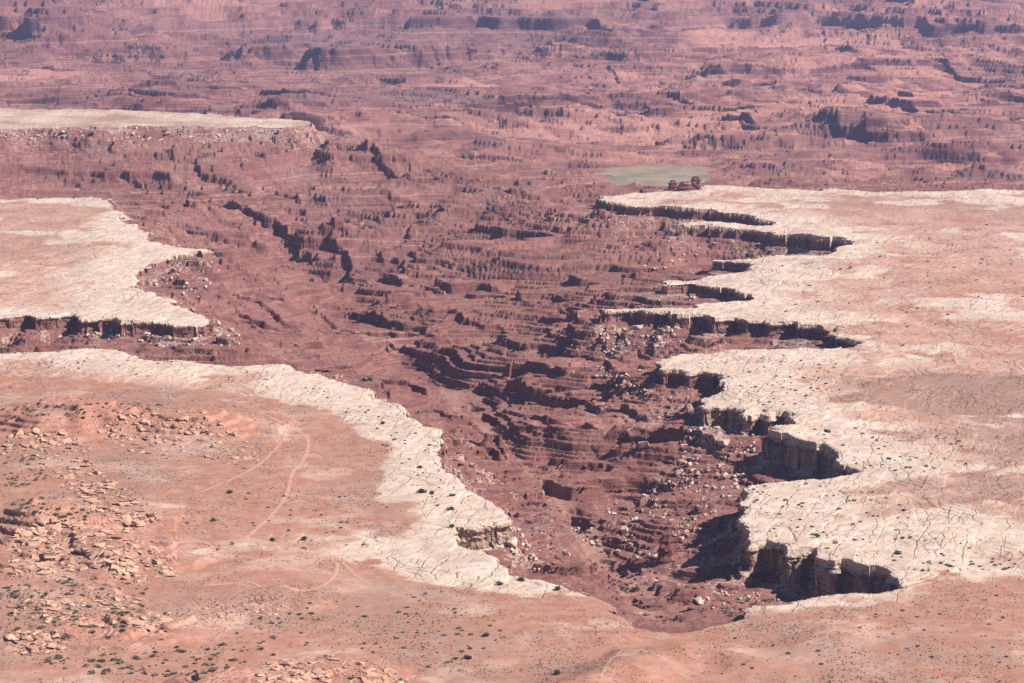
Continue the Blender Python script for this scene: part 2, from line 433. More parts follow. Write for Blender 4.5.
        soil = np.maximum.reduce([soil, r1, r2, 0.9 * r3, 0.8 * r4, 0.85 * r5, 0.95 * mm])
        # streaks of soil lying on the slickrock and bare rock showing through the soil
        st1 = sstep(0.12, 0.5, fbm(xn, yn, 90, 4, 140, 0.6)) * sstep(10, 60, -sd)
        soil = np.maximum(soil, 0.75 * st1)
        soil = np.maximum(soil, 0.63 * sstep(15, 110, -sd) + 0.32 * sstep(100, 350, -sd) * sstep(2200, 2700, Dn))
        soil = soil * (1 - 0.8 * sstep(0.35, 0.6, fbm(xn, yn, 170, 4, 145, 0.55)) * (1 - s_l) * (1 - r1))
        bench = sds[2] < 30
        grey = np.maximum.reduce([0.95 * r1, 0.8 * r2, 0.55 * r3, 0.3 * mm, 0.55 * s_l * sstep(-0.1, 0.4, fbm(xn, yn, 110, 3, 150))])
        white = np.clip(1 - soil, 0, 1)
        pale = np.maximum(sstep(0.05, 0.55, fbm(xn, yn, 70, 4, 155, 0.6)) * s_l, 0.8 * (1 - s_l) * (1 - r1))
        out['white'][near] = np.where(bench, 0.55 + 0.3 * wn, white)
        out['grey'][near] = np.where(bench, 0.9, grey)
        out['pale'][near] = np.where(sd > 0, np.exp(-((dt + 9 * wn2 + 6 * wn) / 7.0) ** 2) * (Dn < 2700), pale)
        out['hill'][near] = np.clip(hill / 5, 0, 1)
        # pale debris below the rim
        tal = np.exp(-dr / 38) * sstep(-0.15, 0.5, fbm(xn, yn, 42, 3, 160, 0.6)) * (sd > 0) * np.clip(cap / 9, 0, 1)
        tal = np.where((sds[2] < 160) & (sd > 0), np.exp(-dr / 70) * sstep(-0.5, 0.3, fbm(xn, yn, 60, 3, 162)), tal)
        out['talus'][near] = tal
        zall = z
        out['z'][near] = np.where((Dn > 5500) & (sd > 0), zf[near], zall)
        out['sd'][near] = sd
        out['raw'][near] = raw; out['cap'][near] = cap
        out['region'][near] = reg
    # meadow on the flat by the river
    mz = (D > 4300) & (D < 6500)
    if mz.any():
        xm, ym = x[mz], y[mz]
        ms = poly_sd(xm, ym, MEADOW) + 38 * fbm(xm, ym, 130, 4, 170, 0.6)
        w = 1 - sstep(0, 120, ms)
        zz = out['z'][mz]
        out['z'][mz] = np.where(out['sd'][mz] > 0, zz * (1 - w) + (-140.0) * w, zz)
        rr = out['region'][mz]
        out['region'][mz] = np.where((ms < 0) & (out['sd'][mz] > 0), 5, rr)
    return out

# ------------------------------------------------------------------ terrain grid, finest where the ground is seen
QUAL = 1.0
def steps(a, b, s):
    n = max(2, int(abs(b - a) / s))
    return np.linspace(a, b, n, endpoint=False)
cols_px = np.concatenate([np.array([-4500, -3200, -2300, -1700, -1250, -950]), steps(-750, -250, 12), steps(-250, -60, 4), steps(-60, 1084, 0.9 / QUAL), steps(1084, 1274, 4), steps(1274, 1774, 12),
                          np.array([1774, 1950, 2250, 2700, 3300, 4200, 5500])])
def dist_of(py, z):
    return plane(512, py, z)[1]
rowsD = list(np.array([500, 650, 800, 950, 1080, 1200, 1300, 1360]))
py = 715.0
while py > -45:
    d0 = dist_of(py, 0)
    dep = 0 if d0 < 3300 else -165 * min(1, (d0 - 3300) / 1500)
    d = dist_of(py, dep)
    if d > rowsD[-1]:
        rowsD.append(d)
    py -= ((0.30 if py > 520 else 0.22) if py > 190 else 0.25) / QUAL
rowsD += [rowsD[-1] * k for k in (1.05, 1.12, 1.25, 1.5, 2.0, 3.0, 4.5)]
rowsD = np.array(rowsD)
tanv = (cols_px - 512.0) / F / math.cos(PITCH)
NC, NR = len(cols_px), len(rowsD)
print('grid', NC, NR, NC * NR)

def evaluate(X, Y):
    fl = {}
    for i in range(0, X.shape[0], 150):
        o = terrain(X[i:i + 150], Y[i:i + 150])
        for k, v in o.items():
            fl.setdefault(k, []).append(v)
    return {k: np.concatenate(v, 0) for k, v in fl.items()}

def blur(a, n, axis):
    k = 2 * n + 1
    pad = [(0, 0), (0, 0)]; pad[axis] = (n + 1, n)
    c = np.cumsum(np.pad(a, pad, mode='edge'), axis=axis)
    return (np.take(c, np.arange(k, c.shape[axis]), axis=axis) - np.take(c, np.arange(0, c.shape[axis] - k), axis=axis)) / k

# first pass on an even grid, second pass with the rows drawn together where the ground is steep
sub = np.unique(np.concatenate([np.arange(0, NC, 2), [NC - 1]]))
Y1 = np.repeat(rowsD[:, None], len(sub), 1)
Z1 = evaluate(tanv[sub][None, :] * Y1, Y1)['z'].astype(np.float64)
steep = np.abs(np.diff(Z1, axis=0)) / np.diff(rowsD)[:, None]
steep = np.maximum(steep[:, :], 0)
steep = blur(blur(blur(np.clip(steep, 0, 3.0), 2, 0), 9, 1), 9, 1)
dens = 1.0 + 5.0 * np.clip(steep - 0.12, 0, 0.8)
dens[:12] = 1; dens[-12:] = 1
idx = np.arange(NR, dtype=np.float64)
Ysub = np.empty((NR, len(sub)))
BLK = 48
for c in range(len(sub)):
    # the rows keep their place every BLK rows, so that neighbouring columns stay in step
    dd = dens[:, c].copy()
    for k0 in range(0, NR - 1, BLK):
        k1 = min(k0 + BLK, NR - 1)
        dd[k0:k1] *= (k1 - k0) / dd[k0:k1].sum()
    cum = np.concatenate([[0], np.cumsum(dd[:NR - 1])])
    r = np.interp(idx, cum, idx)
    Ysub[:, c] = np.interp(r, idx, rowsD)
Y = np.empty((NR, NC))
for j in range(NR):
    Y[j] = np.interp(np.arange(NC), sub, Ysub[j])
X = tanv[None, :] * Y
fields = evaluate(X, Y)
Z = fields['z']
REG = fields['region']

# which grid points are seen, for scattering and for placing things
_, PY = project(X, Y, Z)
PX = 512 + F * X / (Y * math.cos(PITCH) - (Z - CAM_H) * math.sin(PITCH))
run = np.minimum.accumulate(PY, 0)
VIS = np.zeros(Z.shape, bool)
VIS[1:] = PY[1:] < run[:-1] - 0.01

def place(px, py):
    """the seen ground point that the view through (px, py) meets"""
    c = int(np.clip(np.searchsorted(cols_px, px), 1, NC - 2))
    for k in range(8):
        p = PX[:, c]
        break
    vis = np.nonzero(VIS[:, c])[0]
    j = vis[np.argmin(np.abs(PY[vis, c] - py))]
    return float(X[j, c]), float(Y[j, c]), float(Z[j, c]), float(fields['sd'][j, c])

def ground(x, y):
    """height of the built surface at world x, y (bilinear in the grid)"""
    c = np.interp(x / y, tanv, np.arange(NC)); i = int(min(max(math.floor(c), 0), NC - 2)); fc = c - i
    return float(np.interp(y, Y[:, i], Z[:, i]) * (1 - fc) + np.interp(y, Y[:, i + 1], Z[:, i + 1]) * fc)

# ------------------------------------------------------------------ materials
def new_mat(name):
    m = bpy.data.materials.new(name)
    m.use_nodes = True
    n = m.node_tree
    b = n.nodes['Principled BSDF']
    b.inputs['Roughness'].default_value = 0.95
    b.inputs['Specular IOR Level'].default_value = 0.05
    return m, n, b

class NB:
    """small helper that wires shader nodes"""
    def __init__(s, tree): s.t = tree
    def n(s, typ, **kw):
        nd = s.t.nodes.new(typ)
        for k, v in kw.items(): setattr(nd, k, v)
        return nd
    def link(s, a, b): s.t.links.new(a, b)
    def put(s, sock, v):
        if hasattr(v, 'is_output'): s.link(v, sock)
        else: sock.default_value = v
    def math(s, op, a, b=0.0, c=0.0, clamp=False):
        nd = s.n('ShaderNodeMath', operation=op, use_clamp=clamp)
        for i, v in enumerate((a, b, c)): s.put(nd.inputs[i], v)
        return nd.outputs[0]
    def mix(s, f, a, b, typ='MIX'):
        nd = s.n('ShaderNodeMix', data_type='RGBA', blend_type=typ)
        s.put(nd.inputs[0], f)
        for i, v in ((6, a), (7, b)):
            if isinstance(v, tuple): nd.inputs[i].default_value = v + (1,)
            else: s.link(v, nd.inputs[i])
        return nd.outputs[2]
    def ramp(s, f, a, b, lo=0.0, hi=1.0):
        nd = s.n('ShaderNodeMapRange', interpolation_type='SMOOTHSTEP')
        s.put(nd.inputs[0], f)
        for i, v in ((1, a), (2, b), (3, lo), (4, hi)): nd.inputs[i].default_value = v
        return nd.outputs[0]
    def attr(s, name):
        return s.n('ShaderNodeAttribute', attribute_name=name).outputs['Fac']
    def noise(s, scale, detail=4, rough=0.55, vec=None, sx=None):
        nd = s.n('ShaderNodeTexNoise')
        nd.inputs['Scale'].default_value = scale
        nd.inputs['Detail'].default_value = detail
        nd.inputs['Roughness'].default_value = rough
        s.link(vec if vec is not None else s.pos, nd.inputs['Vector'])
        return nd.outputs['Fac']
    def vmul(s, v, k):
        nd = s.n('ShaderNodeVectorMath', operation='MULTIPLY')
        s.link(v, nd.inputs[0]); nd.inputs[1].default_value = k
        return nd.outputs[0]
    def vadd(s, a, b):
        nd = s.n('ShaderNodeVectorMath', operation='ADD')
        s.link(a, nd.inputs[0]); s.put(nd.inputs[1], b)
        return nd.outputs[0]
    def voro(s, scale, vec, feature='DISTANCE_TO_EDGE', out='Distance'):
        nd = s.n('ShaderNodeTexVoronoi', feature=feature)
        nd.inputs['Scale'].default_value = scale
        s.link(vec, nd.inputs['Vector'])
        return nd.outputs[out]

def start(name):
    m, t, b = new_mat(name)
    s = NB(t)
    g = s.n('ShaderNodeNewGeometry')
    s.pos = g.outputs['Position']; s.nrm = g.outputs['Normal']; s.tn = g.outputs['True Normal']
    return m, s, b

def bump(s, b, h, dist, strength=1.0):
    nd = s.n('ShaderNodeBump')
    nd.inputs['Distance'].default_value = dist
    nd.inputs['Strength'].default_value = strength
    s.link(h, nd.inputs['Height'])
    s.link(nd.outputs[0], b.inputs['Normal'])

RED_SOIL = (0.395, 0.178, 0.113)
PINK_SOIL = (0.46, 0.258, 0.193)
GREY_SOIL = (0.335, 0.215, 0.165)
SLICK = (0.68, 0.535, 0.425)

def mat_plateau():
    m, s, b = start('plateau_ground')
    white = s.attr('white'); grey = s.attr('grey'); pale = s.attr('pale'); hill = s.attr('hill')
    n1 = s.noise(0.02, 6, 0.6); n2 = s.noise(0.07, 7, 0.68); n3 = s.noise(0.7, 4, 0.65)
    # soil
    soil = s.mix(s.ramp(n2, 0.35, 0.68), RED_SOIL, PINK_SOIL)
    soil = s.mix(s.math('MULTIPLY', pale, s.ramp(n1, 0.35, 0.6)), soil, (0.55, 0.345, 0.265))
    soil = s.mix(s.math('MULTIPLY', hill, 0.55), soil, (0.44, 0.20, 0.14))
    soil = s.mix(s.math('MULTIPLY', grey, s.ramp(n2, 0.25, 0.6)), soil, GREY_SOIL)
    # fine scrub and pebbles
    soil = s.mix(s.ramp(s.noise(0.22, 6, 0.7), 0.48, 0.62, 0, 0.45), soil, (0.30, 0.15, 0.11))
    dots = s.ramp(s.noise(0.55, 3, 0.7), 0.60, 0.68)
    soil = s.mix(s.math('MULTIPLY', dots, s.math('ADD', s.math('MULTIPLY', grey, 0.55), 0.18)), soil, (0.17, 0.15, 0.105))
    lite = s.ramp(s.noise(0.9, 2, 0.7), 0.62, 0.7)
    soil = s.mix(s.math('MULTIPLY', lite, 0.4), soil, (0.6, 0.42, 0.32))
    # slickrock
    rock = s.mix(s.ramp(n2, 0.38, 0.64), SLICK, (0.575, 0.405, 0.31))
    rock = s.mix(s.ramp(n1, 0.45, 0.62, 0, 0.6), rock, (0.52, 0.375, 0.29))
    rock = s.mix(s.ramp(n3, 0.5, 0.75, 0, 0.35), rock, (0.42, 0.33, 0.27))
    # joints: two broken sets of cracks
    wv = s.n('ShaderNodeTexNoise'); wv.inputs['Scale'].default_value = 0.03; wv.inputs['Detail'].default_value = 5; s.link(s.pos, wv.inputs['Vector'])
    warp = s.vadd(s.pos, s.vmul(wv.outputs['Color'], (16, 16, 0)))
    sp = s.n('ShaderNodeSeparateXYZ'); s.link(warp, sp.inputs[0])
    def joints(deg, spacing, width, off):
        a = math.radians(deg)
        u = s.math('ADD', s.math('MULTIPLY', sp.outputs[0], -math.sin(a) / spacing), s.math('MULTIPLY', sp.outputs[1], math.cos(a) / spacing))
        vd = s.n('ShaderNodeTexVoronoi', feature='DISTANCE_TO_EDGE', voronoi_dimensions='1D')
        vd.inputs['Scale'].default_value = 1.0
        s.link(s.math('ADD', u, off), vd.inputs['W'])
        return s.ramp(vd.outputs['Distance'], 0.25 * width / spacing, width / spacing, 1, 0)
    brk = s.ramp(s.noise(0.022, 4, 0.6), 0.46, 0.58)
    brk2 = s.ramp(s.noise(0.03, 4, 0.6, vec=s.vadd(s.pos, (91.0, 13.0, 0.0))), 0.48, 0.6)
    brk3 = s.ramp(s.noise(0.035, 4, 0.6, vec=s.vadd(s.pos, (391.0, 213.0, 0.0))), 0.47, 0.6)
    ca = s.math('MULTIPLY', joints(78, 15, 0.6, 0.0), brk)
    cb = s.math('MULTIPLY', joints(64, 9, 0.5, 7.3), brk2)
    cc = s.math('MULTIPLY', joints(-4, 16, 1.1, 3.1), brk3)
    crack = s.math('MAXIMUM', s.math('MAXIMUM', ca, s.math('MULTIPLY', cb, 0.6)), s.math('MULTIPLY', cc, 0.7))
    rock = s.mix(s.math('MULTIPLY', crack, 0.5), rock, (0.2, 0.165, 0.115))
    edge = s.ramp(s.math('ADD', white, s.math('ADD', s.math('MULTIPLY', s.math('SUBTRACT', n2, 0.5), 1.0), s.math('MULTIPLY', s.math('SUBTRACT', n3, 0.5), 0.5))), 0.22, 0.78)
    colr = s.mix(edge, soil, rock)
    s.link(colr, b.inputs['Base Color'])
    hgt = s.math('ADD', s.math('MULTIPLY', n3, 0.6), s.math('MULTIPLY', s.math('MULTIPLY', crack, edge), -1.2))
    bump(s, b, hgt, 0.7, 0.8)
    return m

def strata(s, z, k=1.0):
    wob = s.math('MULTIPLY', s.math('SUBTRACT', s.noise(0.008, 4), 0.5), 9.0)
    zz = s.math('ADD', z, wob)
    cr = s.n('ShaderNodeTexNoise', noise_dimensions='1D')
    cr.inputs['Scale'].default_value = 0.16 * k; cr.inputs['Detail'].default_value = 6; cr.inputs['Roughness'].default_value = 0.7
    s.link(zz, cr.inputs['W'])
    return cr.outputs['Fac']

def mat_canyon(name='canyon_rock', far=False, mesa=False):
    m, s, b = start(name)
    sep = s.n('ShaderNodeSeparateXYZ'); s.link(s.pos, sep.inputs[0])
    sn = s.n('ShaderNodeSeparateXYZ'); s.link(s.nrm, sn.inputs[0])
    st = strata(s, sep.outputs[2], 0.5 if far else 1.0)
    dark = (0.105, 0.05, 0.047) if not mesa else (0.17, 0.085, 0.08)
    if far:
        n2 = s.noise(0.012, 6, 0.6); n3 = s.noise(0.06, 5, 0.65); n1 = s.noise(0.0012, 5, 0.6)
    else:
        n2 = s.noise(0.07, 6, 0.62); n3 = s.noise(0.5, 5, 0.65); n1 = s.noise(0.006, 5, 0.6)
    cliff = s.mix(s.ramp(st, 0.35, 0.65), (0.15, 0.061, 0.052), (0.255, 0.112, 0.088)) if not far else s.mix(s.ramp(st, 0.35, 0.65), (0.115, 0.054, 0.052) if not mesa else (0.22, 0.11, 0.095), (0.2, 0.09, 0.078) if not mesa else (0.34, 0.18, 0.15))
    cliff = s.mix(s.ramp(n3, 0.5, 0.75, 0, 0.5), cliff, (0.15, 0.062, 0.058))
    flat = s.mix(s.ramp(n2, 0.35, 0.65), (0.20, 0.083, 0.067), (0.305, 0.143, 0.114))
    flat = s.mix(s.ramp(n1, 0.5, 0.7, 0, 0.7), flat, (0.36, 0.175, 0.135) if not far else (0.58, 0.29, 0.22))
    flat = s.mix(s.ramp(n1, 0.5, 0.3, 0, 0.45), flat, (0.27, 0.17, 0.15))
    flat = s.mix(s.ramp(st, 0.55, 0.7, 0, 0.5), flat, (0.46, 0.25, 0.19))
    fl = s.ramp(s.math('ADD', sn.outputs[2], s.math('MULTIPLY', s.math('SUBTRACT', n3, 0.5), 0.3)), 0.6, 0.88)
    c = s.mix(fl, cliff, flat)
    # thin dark and pale beds that can be followed along the walls
    st2 = strata(s, s.math('ADD', sep.outputs[2], 31.0), 0.9 if far else 2.1)
    c = s.mix(s.ramp(st2, 0.40, 0.33, 0, 0.62), c, dark)
    c = s.mix(s.ramp(st2, 0.60, 0.68, 0, 0.5), c, (0.44, 0.235, 0.185))
    if far:
        warm = s.math('MULTIPLY', s.ramp(sep.outputs[0], -300.0, 700.0), s.ramp(s.math('ADD', n1, s.math('MULTIPLY', s.math('SUBTRACT', n2, 0.5), 0.8)), 0.42, 0.6, 0, 0.7))
        c = s.mix(s.math('MULTIPLY', s.math('MULTIPLY', warm, 0.55), s.ramp(sn.outputs[2], 0.6, 0.9)), c, (0.62, 0.30, 0.215))
    if not far:
        # pale fallen debris from the cap
        c = s.mix(s.math('MULTIPLY', s.attr('pale'), 0.6), c, (0.40, 0.235, 0.18))
        tal = s.attr('talus')
        vc = s.voro(0.55, s.pos, 'F1', 'Color')
        sv = s.n('ShaderNodeSeparateColor'); s.link(vc, sv.inputs[0])
        deb = s.ramp(s.math('ADD', sv.outputs[0], s.math('MULTIPLY', tal, 1.1)), 1.05, 1.15)
        deb = s.math('MULTIPLY', deb, 0.75)
        c = s.mix(deb, c, s.mix(sv.outputs[1], (0.55, 0.42, 0.35), (0.38, 0.25, 0.2)))
        scrub = s.ramp(s.math('ADD', s.noise(0.4, 3, 0.7), s.math('MULTIPLY', n1, 0.35)), 0.80, 0.86)
        c = s.mix(s.math('MULTIPLY', s.math('MULTIPLY', scrub, fl), 0.6), c, (0.16, 0.15, 0.09))
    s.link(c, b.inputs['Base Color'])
    h = s.math('ADD', s.math('MULTIPLY', n3, 0.8), s.math('MULTIPLY', st, 0.9))
    bump(s, b, h, 5.0 if far else 1.6, 0.8)
    return m

def mat_cliff():
    m, s, b = start('rim_sandstone')
    sep = s.n('ShaderNodeSeparateXYZ'); s.link(s.pos, sep.inputs[0])
    sn = s.n('ShaderNodeSeparateXYZ'); s.link(s.nrm, sn.inputs[0])
    st = strata(s, sep.outputs[2], 2.2)
    n2 = s.noise(0.12, 5, 0.6); n3 = s.noise(0.8, 4, 0.65)
    streak = s.noise(0.35, 4, 0.6, s.vmul(s.pos, (1, 1, 0.12)))
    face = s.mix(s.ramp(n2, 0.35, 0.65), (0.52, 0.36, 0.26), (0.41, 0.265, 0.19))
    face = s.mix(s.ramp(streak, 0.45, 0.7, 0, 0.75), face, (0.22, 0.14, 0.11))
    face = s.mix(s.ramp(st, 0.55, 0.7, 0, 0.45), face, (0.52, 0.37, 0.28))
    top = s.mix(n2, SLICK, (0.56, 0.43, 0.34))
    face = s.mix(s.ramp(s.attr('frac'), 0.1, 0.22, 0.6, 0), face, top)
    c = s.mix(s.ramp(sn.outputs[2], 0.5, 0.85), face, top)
    # the red beds under the pale cap, where the cap is thin
    thin = s.ramp(s.attr('cap'), 13.5, 16.5, 1, 0)
    low = s.ramp(s.math('ADD', s.attr('frac'), s.math('MULTIPLY', s.math('SUBTRACT', n2, 0.5), 0.25)), 0.38, 0.48)
    c = s.mix(s.ramp(s.attr('cap'), 5.2, 7.5, 0.9, 0), c, s.mix(n2, (0.30, 0.14, 0.105), (0.46, 0.26, 0.2)))
    c = s.mix(s.math('MULTIPLY', thin, low), c, s.mix(s.ramp(st, 0.4, 0.6), (0.2, 0.088, 0.072), (0.30, 0.145, 0.115)))
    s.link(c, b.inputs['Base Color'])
    h = s.math('ADD', s.math('MULTIPLY', n3, 0.7), s.math('MULTIPLY', st, 0.8))
    bump(s, b, h, 1.2, 0.9)
    return m

def mat_simple(name, a, bcol, scale, lo=0.35, hi=0.65, bd=0.0, detail=4):
    m, s, b = start(name)
    n = s.noise(scale, detail, 0.6)
    s.link(s.mix(s.ramp(n, lo, hi), a, bcol), b.inputs['Base Color'])
    if bd: bump(s, b, s.noise(scale * 4, 4, 0.65), bd, 0.8)
    return m

M_PLAT = mat_plateau()
M_CAN = mat_canyon()
M_FAR = mat_canyon('far_canyonland_rock', True)
M_MESA = mat_canyon('mesa_rock', True, True)
M_CLIFF = mat_cliff()
M_MEAD = mat_simple('meadow_grass', (0.19, 0.195, 0.12), (0.34, 0.25, 0.18), 0.02, 0.35, 0.6, detail=7)
def mat_road():
    m, s, b = start('road_dirt')
    n = s.noise(0.25, 5, 0.65); n2 = s.noise(0.05, 4, 0.6)
    c = s.mix(n, (0.46, 0.24, 0.17), (0.58, 0.34, 0.25))
    soil = s.mix(s.ramp(n2, 0.35, 0.65), RED_SOIL, PINK_SOIL)
    f = s.ramp(s.math('ADD', s.attr('side'), s.math('MULTIPLY', s.math('SUBTRACT', n, 0.5), 1.4)), 0.35, 0.85)
    f = s.math('MAXIMUM', f, s.ramp(n2, 0.55, 0.68, 0, 0.7))
    s.link(s.mix(f, c, soil), b.inputs['Base Color'])
    return m
M_ROAD = mat_road()
M_SLAB = mat_simple('hill_slab_rock', (0.60, 0.375, 0.26), (0.44, 0.235, 0.165), 0.12, bd=0.3)
M_BOUL = mat_simple('fallen_boulder_rock', (0.64, 0.5, 0.41), (0.44, 0.30, 0.235), 0.22, bd=0.5)
M_LEAF = [mat_simple('juniper_leaf', (0.045, 0.065, 0.03), (0.09, 0.105, 0.05), 1.5), mat_simple('sage_leaf', (0.17, 0.165, 0.115), (0.245, 0.23, 0.16), 1.2),
          mat_simple('scrub_leaf', (0.105, 0.112, 0.07), (0.165, 0.16, 0.1), 1.2)]
M_WOOD = mat_simple('shrub_wood', (0.12, 0.085, 0.06), (0.19, 0.14, 0.1), 3.0)

# ------------------------------------------------------------------ terrain meshes, one per landform
def link(o): col.objects.link(o); return o

def tag(o, label=None, cat=None, group=None, kind=None):
    if label: o['label'] = label
    if cat: o['category'] = cat
    if group: o['group'] = group
    if kind: o['kind'] = kind
    return o

VX = X.ravel(); VY = Y.ravel(); VZ = Z.ravel()
ii = np.arange(NR - 1)[:, None] * NC + np.arange(NC - 1)[None, :]
quads = np.stack([ii, ii + 1, ii + NC + 1, ii + NC], -1).reshape(-1, 4)
# split every quad along its more level diagonal, so that ledges run clean across the grid
turn = np.abs(VZ[quads[:, 0]] - VZ[quads[:, 2]]) > np.abs(VZ[quads[:, 1]] - VZ[quads[:, 3]])
quads[turn] = np.roll(quads[turn], -1, axis=1)
R = REG.ravel().astype(np.int32)
fr = R[quads]
freg = np.where((fr == 2).any(1), 2, R[ii.ravel()])
def build_region(name, ids, mat, attrs, label, smooth=True):
    q = quads[np.isin(freg, ids)]
    used, inv = np.unique(q, return_inverse=True)
    inv = inv.reshape(-1, 4).astype(np.int32)
    me = bpy.data.meshes.new(name)
    me.vertices.add(len(used))
    co = np.stack([VX[used], VY[used], VZ[used]], -1).astype(f32)
    me.vertices.foreach_set('co', co.ravel())
    me.loops.add(inv.size)
    me.loops.foreach_set('vertex_index', inv.ravel())
    me.polygons.add(len(inv))
    me.polygons.foreach_set('loop_start', np.arange(0, inv.size, 4, dtype=np.int32))
    me.polygons.foreach_set('use_smooth', np.full(len(inv), smooth))
    me.update(calc_edges=True)
    for a in attrs:
        at = me.attributes.new(a, 'FLOAT', 'POINT')
        at.data.foreach_set('value', fields[a].ravel()[used].astype(f32))
    me.materials.append(mat)
    o = link(bpy.data.objects.new(name, me))
    tag(o, label, kind='structure')
    return o

build_region('plateau', [0], M_PLAT, ('white', 'grey', 'pale', 'hill'), 'pale slickrock and red soil plateau on both sides of the gorge')
build_region('canyon_terrain', [1], M_CAN, ('talus', 'pale'), 'dark red ledged slopes of the gorge between the pale rims')

def build_cliff():
    """the steep cap faces, divided finely and given bedding, alcoves and overhangs"""
    q = quads[freg == 2]
    # outward direction from the rim distance
    d = fields['sd'].astype(np.float64)
    dsi = np.gradient(d, axis=1); dsj = np.gradient(d, axis=0)
    xi = np.gradient(X, axis=1); xj = np.gradient(X, axis=0); yj = np.gradient(Y, axis=0); yi = np.gradient(Y, axis=1)
    det = xi * yj - xj * yi
    gx = (dsi * yj - dsj * yi) / det
    gy = (dsj * xi - dsi * xj) / det
    l = np.sqrt(gx * gx + gy * gy) + 1e-6
    gx = np.clip(gx / l, -1, 1).ravel(); gy = np.clip(gy / l, -1, 1).ravel()
    P = np.stack([VX, VY, VZ, gx, gy, fields['cap'].ravel(), (R != 2).astype(np.float64)], -1).astype(np.float64)[q]       # Q,4,6
    drop = P[:, :, 2].max(1) - P[:, :, 2].min(1)
    allv, allf, allfrac, off = [], [], [], 0
    for lo, hi, n in ((-1, 1.2, 1), (1.2, 4.5, 4), (4.5, 99, 9)):
        p = P[(drop > lo) & (drop <= hi)]
        if not len(p): continue
        u = np.linspace(0, 1, n + 1)
        a, b = np.meshgrid(u, u)
        w = np.stack([(1 - a) * (1 - b), a * (1 - b), a * b, (1 - a) * b], -1).reshape(-1, 4)
        v = np.einsum('kc,qcd->qkd', w, p)
        x, y, z, nx, ny, cap, edge = [v[..., k].astype(f32) for k in range(7)]
        fr = np.clip((0.0 - z) / np.maximum(cap, 2), 0, 1)
        win = np.clip(1.6 * (1 - edge), 0, 1) * sstep(0.0, 0.1, fr)
        bed = perlin(z / 2.3 + 0.3 * perlin(x / 30, y / 30, 201), x / 60, 202) + 0.6 * perlin(z / 0.9, x / 25, 203)
        alc = np.clip(perlin(x / 16, y / 16 + z / 40, 204) * 1.4 + 0.1, -0.3, 1)
        blk, e = cells(x * 0.75 + y * 0.5, z * 1.3 + y * 0.2, 5.5, 205)
        jn, e2 = cells(x + 0.6 * y, y * 0.8 - 0.4 * x, 9.0, 206)
        dd = 0.7 * sstep(0, 0.2, fr) - 1.9 * sstep(0.27, 0.4, fr) + 0.5 * bed - 2.8 * np.clip(alc, 0, 1) * sstep(0.24, 0.42, fr) + 0.8 * (blk - 0.5) + 2.6 * (jn - 0.5) * sstep(0.1, 0.3, fr) + 0.5 * perlin(x / 3, z / 2 + y / 3, 207)
        dd = dd * win * np.clip(cap / 10, 0.3, 1.2) * np.clip(1.25 - (y - 1700) / 2600, 0.45, 1)
        x = x + nx * dd; y = y + ny * dd
        allv.append(np.stack([x, y, z], -1).reshape(-1, 3))
        allfrac.append(np.stack([fr, cap], -1).reshape(-1, 2))
        k = np.arange(n)
        base = (k[:, None] * (n + 1) + k[None, :]).ravel()
        f = np.stack([base, base + 1, base + n + 2, base + n + 1], -1)
        allf.append((f[None] + (np.arange(len(p)) * (n + 1) ** 2)[:, None, None]).reshape(-1, 4) + off)
        off += len(p) * (n + 1) ** 2
    V = np.concatenate(allv).astype(f32); Fc = np.concatenate(allf).astype(np.int32); FR = np.concatenate(allfrac).astype(f32)
    print('cliff', len(q), len(V))
    me = bpy.data.meshes.new('rim_cliff')
    me.vertices.add(len(V)); me.vertices.foreach_set('co', V.ravel())
    me.loops.add(Fc.size); me.loops.foreach_set('vertex_index', Fc.ravel())
    me.polygons.add(len(Fc)); me.polygons.foreach_set('loop_start', np.arange(0, Fc.size, 4, dtype=np.int32))
    me.update(calc_edges=True)
    for k, nme in enumerate(('frac', 'cap')):
        at = me.attributes.new(nme, 'FLOAT', 'POINT'); at.data.foreach_set('value', np.ascontiguousarray(FR[:, k]))
    me.materials.append(M_CLIFF)
    tag(link(bpy.data.objects.new('rim_cliff', me)), 'tan sandstone cliff under the rim of the plateau', kind='structure')
build_cliff()
build_region('distant_terrain', [3], M_FAR, (), 'hazy red ledged badlands beyond the plateau')
build_region('distant_hills', [4], M_MESA, (), 'hazy banded mesa walls closing the view')
tag(build_region('meadow', [5], M_MEAD, (), 'green river flat beyond the far tip of the plateau'), kind='structure')

# ------------------------------------------------------------------ air
def haze_box():
    me = bpy.data.meshes.new('haze')
    x0, x1, y0, y1, z0, z1 = -44000, 44000, -300, 52000, float(Z.min()) - 6, 470
    x0 = float(X.min()) - 50; x1 = float(X.max()) + 50; y1 = float(Y.max()) + 50; z1 = max(470, float(Z.max()) + 20)
    v = [(x, y, z) for x in (x0, x1) for y in (y0, y1) for z in (z0, z1)]
    f = [(0, 1, 3, 2), (4, 6, 7, 5), (0, 4, 5, 1), (2, 3, 7, 6), (0, 2, 6, 4), (1, 5, 7, 3)]
    me.from_pydata(v, [], f)
    m = bpy.data.materials.new('haze_air'); m.use_nodes = True
    t = m.node_tree; t.nodes.clear()
    out = t.nodes.new('ShaderNodeOutputMaterial'); pv = t.nodes.new('ShaderNodeVolumePrincipled')
    pv.inputs['Color'].default_value = (0.52, 0.56, 1.0, 1)
    pv.inputs['Density'].default_value = HAZE
    pv.inputs['Anisotropy'].default_value = 0.25
    t.links.new(pv.outputs[0], out.inputs['Volume'])
    me.materials.append(m)
    o = link(bpy.data.objects.new('haze', me)); o['kind'] = 'stuff'
    o['label'] = 'thin bluish haze over the far canyon country'
haze_box()

